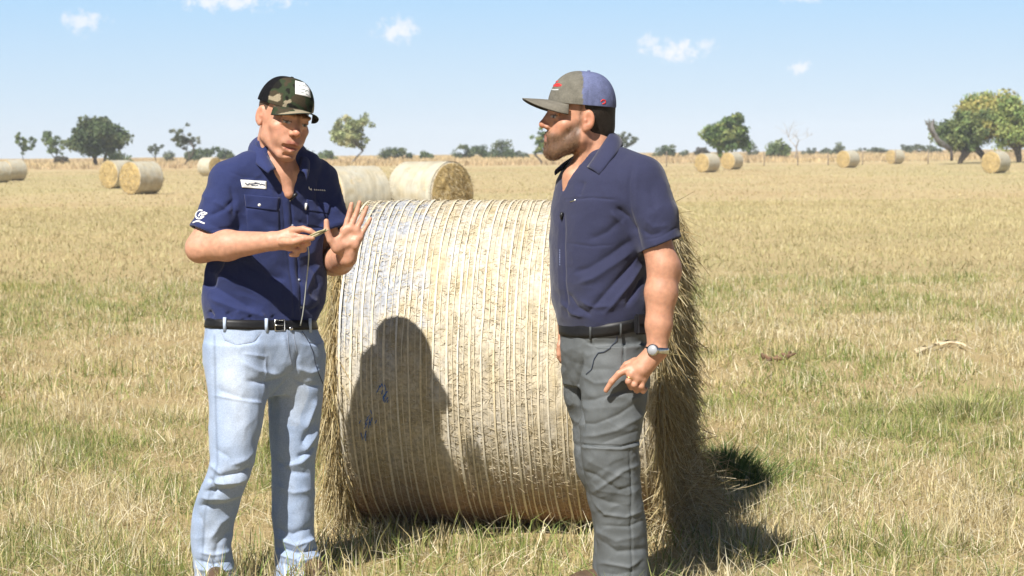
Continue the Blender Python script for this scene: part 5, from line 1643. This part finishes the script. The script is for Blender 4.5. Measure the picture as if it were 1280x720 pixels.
# ------------------------------------------------------------------ the bearded man in grey trousers with the blue and grey cap
def bearded_man():
    Y = 7.92; yaw = math.radians(-58)
    q = lambda px, py, dy=0.0: P(px, py, Y + dy)
    base = np.array([q(765, 560)[0], Y, 0.0])
    H = Head(q(724.5, 147.5, -.0), math.radians(-80), math.radians(5), math.radians(2), 1.13)

    legL = Loft(section(Y, [(430, 727, 809, .118, -.06), (468, 727, 808, .115, -.07), (500, 727, 806, .108, -.08), (535, 726.5, 801, .1, -.09), (562, 726, 798, .092, -.095), (585, 729, 800, .09, -.09), (610, 736, 802, .088, -.08),
                            (640, 742.5, 805, .084, -.07), (680, 748, 808, .08, -.06), (715, 748.5, 810, .08, -.055), (742, 749, 813, .085, -.055)], 0), 0, 2.2)
    legR = Loft(section(Y, [(430, 706, 775, .112, .08), (468, 706, 772, .11, .08), (500, 708, 768, .104, .08), (530, 718, 774, .095, .08), (565, 719.5, 776, .088, .07), (585, 721, 782, .086, .075), (612, 734, 794, .083, .09), (645, 741, 800, .08, .11), (690, 744, 804, .078, .13), (736, 742, 804, .082, .13)], 0), 0, 2.2)
    S = Sculpt([q(655, 500)[0], Y - .36, -.01], [q(868, 500)[0], Y + .36, 1.9], .0033)
    sculpt_head(S, H, jaw=1.04, chin=1.1, brow=1.15)
    # beard: close cropped, thickens the jaw
    for sx in (-1, 1):
        H.cap(S, (sx * .053, .006, -.060), (sx * .024, .070, -.106), .0235, .021, .02); H.cap(S, (sx * .030, .086, -.062), (sx * .026, .080, -.095), .010, .012, .015)
    H.ell(S, (0, .076, -.112), (.026, .023, .02), .015)
    S.cap(H.w(0, -.038, -.04), q(752, 214, .0), .058, .072, .02)
    S.chain([q(730, 206, -.0), q(720, 224, -.01), q(713, 242, -.02)], [.044, .044, .030], .02)
    S.cap(H.w(-.052, -.02, -.07), q(722, 216, -.03), .013, .011, .02)
    tor = Loft(section(Y, [(200, 722, 784, .06, 0), (225, 715, 800, .085, 0), (260, 708, 800, .1, 0), (320, 704, 792, .105, 0), (380, 714, 792, .095, 0), (430, 720, 790, .09, 0), (452, 730, 782, .07, 0)], yaw), yaw)
    S.loft(tor, .03)
    shL, elL, wrL = q(806, 232, -.15), q(829, 332, -.19), q(821, 438, -.215)
    shR, elR, wrR = q(720, 232, .15), q(735, 330, .2), q(709, 404, .08)
    S.cap(shL + np.array([-.012, .01, -.02]), elL, .052, .053, .03); S.chain([elL, elL * .68 + wrL * .32, elL * .3 + wrL * .7, wrL], [.051, .0535, .043, .033], .02)
    S.ell(q(843, 340, -.17), (.022, .03, .035), None, .03)
    S.cap(shR, elR, .06, .048, .03); S.cap(elR, wrR, .046, .032, .02)
    inner_legs(S, (legL, legR), (q(764, 440, -.07), q(742, 440, .08)))
    # near hand: back of the hand out, thumb hooked in the pocket, forefinger straight down the thigh, the others curled under
    d = -.235
    kn = [(q(787, 461, d + .012), .0135), (q(789, 468, d), .0140), (q(796, 473, d + .002), .0135), (q(804, 474, d + .008), .0120)]
    hand(S, wrL, kn, [
        ([q(806, 450, d + .03), q(793, 452, d + .035), q(783, 456, d + .04), q(778, 461, d + .045)], [.016, .0135, .0115, .0095]),
        ([q(786, 461, d + .008), q(774, 467, d + .006), q(764.5, 477, d + .010), q(757.5, 488, d + .016)], [.0125, .0112, .0100, .0085]),
        ([q(789, 468, d), q(785.5, 477, d - .006), q(789, 484, d + .010), q(795, 483, d + .024)], [.0122, .0108, .0100, .0088]),
        ([q(796, 473, d + .002), q(793, 481, d - .004), q(796, 488, d + .012), q(801, 486, d + .026)], [.0120, .0106, .0098, .0086]),
        ([q(804, 474, d + .008), q(802, 483, d + .004), q(804, 489, d + .016), q(807, 486, d + .028)], [.0108, .0095, .0088, .0078]),
    ], wr=.030)
    S.cap(wrL, q(803, 462, d), .03, .021, .015)
    # far hand, its fingers showing in front of the belt
    d3 = .07
    hand(S, wrR, [(q(703, 420, d3), .013), (q(703, 424, d3 + .015), .013), (q(704, 427, d3 + .03), .012)], [
        ([q(708, 414, d3 - .01), q(711, 424, d3 - .03), q(712, 433, d3 - .035)], [.013, .011, .009]),
        ([q(703, 420, d3), q(699.5, 432, d3 - .012), q(699, 443, d3 - .012), q(701.5, 450, d3 - .008)], [.011, .0100, .0092, .008]),
        ([q(703, 424, d3 + .015), q(699, 436, d3 + .008), q(699, 446, d3 + .006), q(702, 452, d3 + .01)], [.011, .0100, .0092, .008]),
        ([q(704, 427, d3 + .03), q(700, 438, d3 + .026), q(701, 447, d3 + .024), q(704, 451, d3 + .028)], [.0105, .0096, .0088, .0078]),
        ([q(706, 428, d3 + .045), q(703, 437, d3 + .043), q(704, 444, d3 + .042), q(707, 447, d3 + .044)], [.0095, .0086, .0080, .0072]),
    ], wr=.028)
    V, F = clean(*S.mesh())
    base_skin = (.46, .235, .148)
    C = face_colours(H, V, base_skin, (.36, .15, .12))
    # beard and moustache: brown with lighter hairs
    x, y, z = H.loc(V).T; near = (np.abs(x) < .1) & (np.abs(y) < .14) & (np.abs(z) < .17)
    line = -.040 + .046 * np.clip((.072 - y) / .06, 0, 1)
    bm = np.clip((line - z) / .028 + .1, 0, 1) * np.clip((y - .004) / .012, 0, 1) * np.clip((z + .148) / .02, 0, 1) * near
    mou = near * (y > .08) * np.clip(1 - np.abs(z + .052) / .008, 0, 1) * (np.abs(x) < .032)
    lip = (np.abs(x) < .021) & (np.abs(z + .0715) < .009) & (y > .088)
    bm = np.maximum(bm * (~lip), mou)
    side = near * np.clip((z + .04) / .01, 0, 1) * np.clip((.055 - z) / .01, 0, 1) * np.clip(1 - np.abs(y - .012) / .012, 0, 1) * (np.abs(x) > .06) * .8
    bm = np.maximum(bm, side)
    hairn = fbm(H.loc(V) * np.array([260, 260, 120]), 9, 3)
    bc = np.array([.115, .066, .038]) * (1 + .8 * hairn)[:, None]
    bm = np.clip(bm * (.95 + .3 * hairn), 0, .97)[:, None]
    C = C * (1 - bm) + bc * bm
    rim = np.clip(.6 * fbm(V * 40, 4, 3), 0, 1)[:, None]                                      # sunburnt mottling of the arms
    C = C * (1 - .18 * rim)
    body = mesh_obj('person', V, F, SKIN, None, base, C)
    tag(body, 'bearded man seen from the side in navy shirt and grey trousers, thumb hooked in pocket', 'person')

    NV = vnormals(V, F); pick = np.where((bm[:, 0] > .45) & (RNG.random(len(V)) < .75))[0]
    m = len(pick); dirs = NV[pick] * .7 + H.R @ np.array([0, .1, -.8]) + RNG.normal(0, .35, (m, 3))
    sv, sf, sc = strand_mesh(V[pick] - NV[pick] * .001 + RNG.normal(0, .001, (m, 3)), dirs, RNG.uniform(.003, .006, m), np.full(m, .0006), np.zeros(m), np.array([[.16, .085, .045], [.22, .125, .065], [.1, .055, .03], [.3, .21, .14]])[RNG.choice(4, m, p=[.4, .3, .22, .08])] * RNG.uniform(.7, 1.2, m)[:, None], seg=2)
    mesh_obj('beard', sv, sf, HAIR, body, base, sc, smooth=False)

    # ---------------- shirt
    S = Sculpt([q(680, 500)[0], Y - .34, .86], [q(862, 500)[0], Y + .36, 1.68], .0036)
    sh = Loft(section(Y, [(178, 736, 764, .05, .01), (190, 722, 778, .07, .005), (204, 712, 794, .092, 0), (222, 701, 806, .122, 0), (248, 694, 812, .142, 0), (280, 691, 808, .148, 0), (320, 690, 806, .15, 0), (350, 690.5, 806, .148, 0),
                          (375, 692, 808, .146, 0), (395, 697, 807, .14, 0), (412, 703, 806, .132, 0)], yaw), yaw, 2.3)
    fw = np.array([math.sin(yaw), -math.cos(yaw)])
    tilt = (tuple(fw), -.16, (q(757, 400)[0], Y))
    z_belt = q(757, 401)[2]
    S.loft(sh, .02, z0=z_belt + .004, tilt=tilt)
    seL = q(826, 305.5, -.175); dL = (seL - shL) / np.linalg.norm(seL - shL)
    cutL = (seL, np.array([.36, -.1, -.93]))
    S.cap(q(800, 226, -.125), seL + dL * .06, .070, .076, .05, cut=cutL)
    S.cap(q(775, 206, -.05), q(799, 222, -.12), .060, .070, .045)
    S.cap(shL + [.0, .02, .0], q(820, 268, -.16), .066, .070, .04)
    seR = q(730, 300, .175); dR = (seR - shR) / np.linalg.norm(seR - shR)
    S.cap(q(726, 226, .13), seR + dR * .05, .066, .07, .05, cut=(seR, dR))
    for a_, b_, r0, r1, e, nn_ in ((q(800, 226, -.12), seL + dL * .06, .070, .0735, seL, -np.array([.36, -.1, -.93])), (q(726, 226, .13), seR + dR * .05, .066, .07, seR, -dR)):
        nn_ = nn_ / np.linalg.norm(nn_); S.cap(a_, b_ + (b_ - a_) * .3, r0 - .006, r1 - .006 + (r1 - r0) * .3, .003, 'd', cut=(e + nn_ * .028, nn_))
    S.cap(q(740, 168, .005), q(748, 206, .0), .064, .062, .008, 'd')
    S.chain([q(736, 198, -.005), q(722, 214, -.012), q(706, 236, -.03)], [.055, .036, .01], .008, 'd')
    V, F = clean(*S.mesh(), 800)
    V = folds(V, F, [
        # long diagonal pulls from the armpit to the waist
        ([(800, 318), (780, 342), (752, 372), (735, 392)], 4, -5), ([(802, 330), (788, 352), (768, 378), (756, 392)], 4, 5), ([(804, 346), (794, 364), (782, 384)], 3.5, -5), ([(790, 300), (764, 318), (738, 334), (716, 342)], 5, -4), ([(792, 312), (768, 330), (742, 348), (720, 356)], 5, 4),
        ([(780, 272), (760, 290), (736, 300)], 5, -3.5), ([(770, 258), (786, 272), (796, 292)], 3.5, -5), ([(762, 264), (778, 280), (788, 300)], 4, 3.5), ([(726, 376), (742, 384), (762, 382)], 3, 3), ([(710, 366), (722, 384), (740, 394)], 3, -3.5),
        ([(702, 378), (716, 392), (730, 396)], 3, 3.5),
        # armhole seam
        ([(790, 206), (786, 232), (788, 262), (796, 292), (803, 316)], 2.2, -2.2), ([(798, 208), (795, 236), (797, 266)], 4, 2),
        # yoke seam, placket, chest pocket line
        ([(708, 250), (740, 247), (772, 250)], 1.1, -2), ([(706, 268), (706, 310), (707, 350), (710, 395)], 1.4, -2.2), ([(700, 262), (699, 310), (700, 350), (703, 398)], 3.5, 1.6), ([(712, 304), (740, 308), (766, 306)], 1.2, -1.2),
        # sleeve
        ([(826, 220), (836, 250), (846, 288)], 5, 2), ([(812, 232), (818, 262), (830, 292)], 5, -2.5), ([(806, 300), (826, 296), (846, 284)], 1.2, -1.5), ([(806, 274), (816, 284), (836, 282)], 4, 2.5), ([(804, 288), (814, 294), (828, 291)], 3, -2.5),
        ([(730, 226), (724, 246)], 4, -2.5)],
        noise=((7, .0026), (18, .0014), (42, .0006)), seed=31, crumple=.0026)
    navy = np.array([.027, .030, .066])
    C = navy * (1 + .08 * fbm(V * 12, 3, 3))[:, None]
    shirt = mesh_obj('shirt', V, F, CLOTH, body, base, C)
    T = bvh(V, F)
    up = [q(734, 209, -.094), q(741, 199, -.09), q(752, 182, -.07), q(762, 167, -.03), q(765, 164, .02), q(756, 170, .065), q(740, 180, .085), q(722, 192, .08), q(708, 202, .05), q(702, 210, .02)]
    lo = [q(749, 219, -.152), q(758, 207, -.15), q(769, 193, -.125), q(777, 185, -.06), q(779, 181, .02), q(768, 184, .1), q(742, 194, .125), q(718, 205, .115), q(703, 212, .08), q(694, 219, .03)]
    U_, L_ = resample(up, 44), resample(lo, 44); rows = []
    cen = np.array([q(745, 195)[0], Y, 0])
    for j in range(7):
        t = j / 6; mid = U_ * (1 - t) + L_ * t; out = mid - cen; out[:, 2] = 0; out /= np.linalg.norm(out, axis=1)[:, None]
        b = math.sin(t * math.pi) * .010; rows.append(mid + out * b + np.array([0, 0, .5]) * b)
    Vc, Fc = ribbon(np.stack(rows, 1), .0035)
    mesh_obj('collar', Vc, Fc, CLOTH, shirt, base, np.tile(navy * 1.06, (len(Vc), 1)))
    mb = MB(); stroke(mb, T, [(713, 252), (720, 249.6)], 2.4, .002, None, 5); mb.build('zip_pull', METAL, shirt, base)
    mb = MB()
    for k in range(7): stroke(mb, T, [(699.5, 312 + k * 3), (700, 313.6 + k * 3)], 1.2, .001, None, 3)
    mb.build('placket_lettering', mat_plain('pale_blue_thread', (.2, .24, .4), .7), shirt, base)

    # ---------------- trousers
    S = Sculpt([q(688, 500)[0], Y - .3, -.01], [q(835, 500)[0], Y + .36, 1.02], .0036)
    pelv = Loft(section(Y, [(385, 704, 807, .122, 0), (400, 704, 808, .130, 0), (418, 704, 809, .138, .0), (440, 705, 809, .142, .0), (462, 706, 808, .13, 0), (480, 708, 806, .12, 0)], yaw), yaw, 2.3)
    S.loft(pelv, .03, z1=z_belt + .075)
    S.cap([q(757, 400)[0], Y, z_belt + .3], [q(757, 400)[0] + .001, Y, z_belt + .31], .001, None, 0, 'd')
    S.loft(legL, .016); S.loft(legR, .016)
    for L in (legL, legR): S.loft(L, .003, 'd', z0=L.z.min() - .02, z1=L.z.min() + .03, off=-.006)
    V, F = clean(*S.mesh(), 800)
    # waistband follows the belt line
    zb = z_belt + .012 + ((V[:, 0] - tilt[2][0]) * fw[0] + (V[:, 1] - tilt[2][1]) * fw[1]) * tilt[1]
    V[:, 2] = np.where(V[:, 2] > zb, zb, V[:, 2])
    lines = [([(798, 478), (772, 492), (742, 500), (728, 498)], 3.2, -4), ([(800, 490), (774, 506), (744, 514), (728, 512)], 3.2, 4), ([(800, 506), (774, 522), (746, 530), (728, 530)], 3, -4.5), ([(798, 520), (772, 536), (744, 544), (727, 544)], 3, 4),
             ([(798, 536), (776, 550), (750, 555)], 2.6, -3), ([(727, 553), (750, 557), (775, 556), (799, 550)], 1.4, -3.5), ([(727, 558), (750, 562), (775, 561), (799, 555)], 1.4, 2.5),
             ([(799, 562), (776, 574), (748, 590), (736, 604)], 3, -5), ([(800, 576), (778, 590), (752, 606), (742, 616)], 3, 5), ([(730, 574), (748, 582), (772, 592), (796, 594)], 3, 3.5), ([(728, 586), (748, 596), (770, 606), (798, 608)], 3, -5), ([(734, 602), (756, 614), (780, 618), (802, 614)], 3, 4.5),
             ([(738, 614), (758, 628), (784, 632)], 3, -4.5), ([(742, 626), (762, 644), (786, 646), (804, 638)], 3, 4), ([(804, 648), (784, 658), (756, 656)], 3, -4), ([(748, 660), (770, 676), (800, 670)], 3.2, 4), ([(750, 676), (772, 690), (804, 684)], 3, -4), ([(806, 698), (784, 706), (754, 700)], 3, 4), ([(750, 712), (776, 722), (806, 714)], 3, -3.5),
             ([(788, 560), (784, 600), (790, 650), (788, 700), (790, 735)], 1.5, -2.2),
             ([(706, 470), (716, 480), (726, 478)], 3, -4), ([(708, 492), (716, 504), (727, 506)], 3, 4), ([(712, 512), (720, 524), (727, 524)], 3, -4), ([(719, 545), (724, 556), (728, 560)], 2.5, -3),
             ([(727, 440), (726, 480), (727, 530), (727, 570)], 2.4, -6),
             ([(776, 396), (777, 420), (779, 450), (778, 462)], 1.3, -3.5), ([(712, 436), (735, 446), (760, 440), (776, 428)], 4, 3), ([(716, 452), (740, 464), (770, 460)], 4, -3.5), ([(722, 468), (746, 480), (772, 474)], 3.5, 3.5),
             ([(784, 404), (796, 412), (806, 414)], 3, -3), ([(784, 424), (796, 432), (807, 428)], 3, 3), ([(730, 422), (746, 434), (768, 436)], 3, -2.5)]
    rj = np.random.default_rng(77)
    lines = [([(x + rj.normal(0, 2.5), y + rj.normal(0, 2.5)) for x, y in p_], w_ * rj.uniform(.7, 1.3), m_ * (rj.uniform(.2, .7) if w_ > 2.5 else 1)) for p_, w_, m_ in lines]
    V = folds(V, F, lines, noise=((7, .0042), (17, .0026), (40, .001)), seed=41, stretch=(1, 1, .9), crumple=.005)
    grey = np.array([.102, .111, .114])
    C = grey * (1 + .1 * fbm(V * np.array([20, 20, 12]), 6, 3))[:, None]
    pants = mesh_obj('trousers', V, F, NYLON, body, base, C)
    TP = bvh(V, F)
    mb = MB(); dk = (.05, .058, .06)
    for pts in ([(776.5, 398), (777.5, 420), (780, 446), (779, 460)], [(727.5, 555), (750, 559), (776, 558), (798, 552)]):
        stroke(mb, TP, pts, 1.0, .0006, dk, 24)
    mb.build('zip_seam', NYLON, pants, base)
    bt = belt_ring(pelv, z_belt - .004, .044, .006, tilt, 'belt', body, base, LEATHER)
    for x in (737, 775):
        c0 = pelv.ring(z_belt, .010, 96, tilt); pxs, pys = proj(c0); i = np.argmin(np.abs(pxs - x) + (c0[:, 1] > Y) * 1000); p = c0[i]
        mb = MB(); mb.tube([p + [0, 0, -.032], p + [0, -.0, -.004], p + [0, 0, .012]], .0045, 6, tuple(grey * .6)); mb.build('belt_loop', NYLON, pants, base)
    boot('boot', q(779, 730, -.055), math.radians(-62), body, base); boot('boot', q(772, 726, .13), math.radians(-75), body, base)

    # ---------------- cap: olive grey front half and peak, blue back half
    def ccol(x, y, z, a, t):
        n = fbm(np.array([[x * 60, y * 60, z * 60]]), 3, 3)[0]
        if y > .012 + .004 * n: return np.array([.14, .132, .108]) * (1 + .3 * n)
        return np.array([.115, .132, .235]) * (1 + .32 * n)
    V, F, C = cap_crown(H, .0875, .105, .103, .040, ccol, y0=-.004, flat_front=.004, lean=-.004)
    capo = mesh_obj('cap', V, F, CAPM, body, base, C); TC = bvh(V, F)
    def bcol(s_, t, layer):
        n = fbm(np.array([[s_ * 6, t * 6, 1.0]]), 3, 2)[0]
        return (.05, .046, .04) if layer else np.array([.15, .138, .112]) * (1 + .15 * n)
    Vb, Fb, Cb = cap_brim(H, .0875, .105, .044, .080, bcol, y0=-.004, droop=.046, tip_drop=.002, arc=58)
    mesh_obj('brim', Vb, Fb, CAPM, capo, base, Cb)
    mb = MB()
    # red embroidered emblem on the front, red tab low at the side
    for pts, w_ in (([(689.5, 107.5), (691.5, 103), (694.5, 99.6), (699, 97.6)], 2.6), ([(692, 108.5), (695, 105), (700, 105.5)], 3.6), ([(691.5, 106), (696, 107.5), (702, 106.6)], 3.4), ([(693, 102.6), (697.5, 101.6)], 3.2)):
        stroke(mb, TC, pts, w_, .001)
    mb.build('emblem', REDTH, capo, base)
    mb = MB()
    stroke(mb, TC, [(689.5, 112), (693, 112.4), (698, 112)], 2.2, .001); mb.build('emblem_underline', mat_plain('pale_thread', (.45, .47, .46), .7), capo, base)
    mb = MB(); stroke(mb, TC, [(751, 127), (753.5, 124.6), (757, 125.6), (756.5, 129), (753, 130)], 2.0, .001); mb.build('side_emblem', REDTH, capo, base)
    mb = MB(); mb.tube([H.w(0, -.016, .139), H.w(0, -.016, .1465)], [.007, .005], 10, (.115, .132, .235)); mb.build('cap_button', CAPM, capo, base)
    # ---------------- dark hair at the nape and over the ear
    S = Sculpt(H.w(0, 0, 0) - .17, H.w(0, 0, 0) + .17, .0038)
    H.ell(S, (0, -.016, .030), (.0785, .092, .09), .0)
    H.cap(S, (0, -.060, -.03), (0, -.056, -.075), .05, .045, .03)
    S.cap(H.w(-.2, 0, .16), H.w(.2, 0, .16), .105 * H.sc, None, .0, 'd')
    H.ell(S, (0, .100, -.02), (.2, .108, .2), .01, 'd')
    for sx in (-1, 1): H.ell(S, (sx * .085, -.006, -.012), (.03, .026, .040), .008, 'd')
    H.ell(S, (0, -.02, -.145), (.2, .09, .06), .01, 'd')
    V, F = clean(*S.mesh(), 100)
    hn = fbm(H.loc(V) * np.array([200, 200, 70]), 9, 3)
    mesh_obj('hair', V, F, HAIR, body, base, np.array([.022, .016, .012]) * (1 + .5 * hn)[:, None])

    # ---------------- watch and ring
    ax = wrL - elL; ax /= np.linalg.norm(ax); c = wrL - ax * .003 * 0
    side = np.array([-.35, -.9, .15]); side -= ax * (side @ ax); side /= np.linalg.norm(side); oth = np.cross(ax, side)
    wa = empty('wristwatch', (0, 0, 0)); 
    wa.parent = body
    n = 40; th = np.arange(n) * 2 * math.pi / n; rows = []
    for j in range(4):
        rows.append(c + ax * (.010 - j * .0066) + (np.cos(th)[:, None] * side + np.sin(th)[:, None] * oth) * (.0385 if j in (0, 3) else .0395))
    V, F = ribbon(np.stack(rows, 1), .003, True)
    mesh_obj('watch_strap', V, F, METAL, wa, base)
    mb = MB(); mb.tube([c + side * .038, c + side * .050], [.0205, .0195], 28); mb.build('watch_case', METAL, wa, base)
    mb = MB(); mb.tube([c + side * .0495, c + side * .0508], [.0165, .0160], 28); mb.build('watch_dial', mat_plain('dial', (.3, .31, .33), .35), wa, base)
    p0, p1 = q(793, 481, d - .004), q(796, 488, d + .012)
    a_ = (q(785.5, 477, d - .006) * .55 + q(789, 468, d) * .45); t_ = q(785.5, 477, d - .006) - q(789, 468, d); t_ /= np.linalg.norm(t_)
    mb = MB(); u_ = np.cross(t_, [0, 0, 1.]); u_ /= np.linalg.norm(u_); v_ = np.cross(t_, u_)
    mb.tube([a_ + (math.cos(k) * u_ + math.sin(k) * v_) * .0125 for k in np.linspace(0, 2 * math.pi, 24)], .0016, 6, None, False); mb.build('ring', GOLD, body, base)

    # ---------------- pouch on the belt, microphone and its cable
    c0 = pelv.ring(z_belt, .012, 96, tilt); pxs, pys = proj(c0); i = np.argmin(np.abs(pxs - 797) + (c0[:, 1] > Y) * 1000); p = c0[i] + [0, 0, -.002]
    t = c0[(i + 1) % 96] - c0[i - 1]; t[2] = 0; t /= np.linalg.norm(t); nn = np.cross(t, [0, 0, 1.]); nn = nn if nn[1] < 0 else -nn
    import bmesh
    bm = bmesh.new(); bmesh.ops.create_cube(bm, size=1.0)
    for v in bm.verts: v.co = Vector((v.co.x * .052, v.co.y * .03, v.co.z * .068))
    bmesh.ops.bevel(bm, geom=list(bm.edges), offset=.006, segments=3, affect='EDGES')
    fl = bmesh.ops.create_cube(bm, size=1.0)['verts']
    for v in fl: v.co = Vector((v.co.x * .050, v.co.y * .006 - .0165, v.co.z * .03 + .017))
    bm.verts.ensure_lookup_table()
    V = np.array([p + nn * .017 + t * v.co.x - nn * v.co.y + np.array([0, 0, v.co.z]) for v in bm.verts]); F = [[v.index for v in f.verts] for f in bm.faces]
    o = mesh_obj('belt_pouch', V, F, BLACKPL, None, p, smooth=False); tag(o, 'small black pouch clipped on the belt of the bearded man', 'pouch')
    h, n = cast(T, 704, 270); 
    root = empty('lapel_microphone', h); tag(root, 'black lapel microphone on the shirt placket of the bearded man', 'microphone'); b2 = tuple(h)
    mb = MB(); mb.tube([h + n * .004 + [-.003, 0, -.012], h + n * .008, h + n * .008 + [.003, 0, .012]], [.004, .0062, .0056], 8); mb.build('microphone_head', BLACKPL, root, b2)
    mb = MB()
    stroke(mb, TP, [(772, 402), (771, 412), (771, 424), (764, 434), (755, 440), (748, 441), (743, 449), (740, 462), (733, 468)], 1, .003, None, 40, .0012)
    mb.build('cable', DKCABLE, root, b2)
bearded_man()
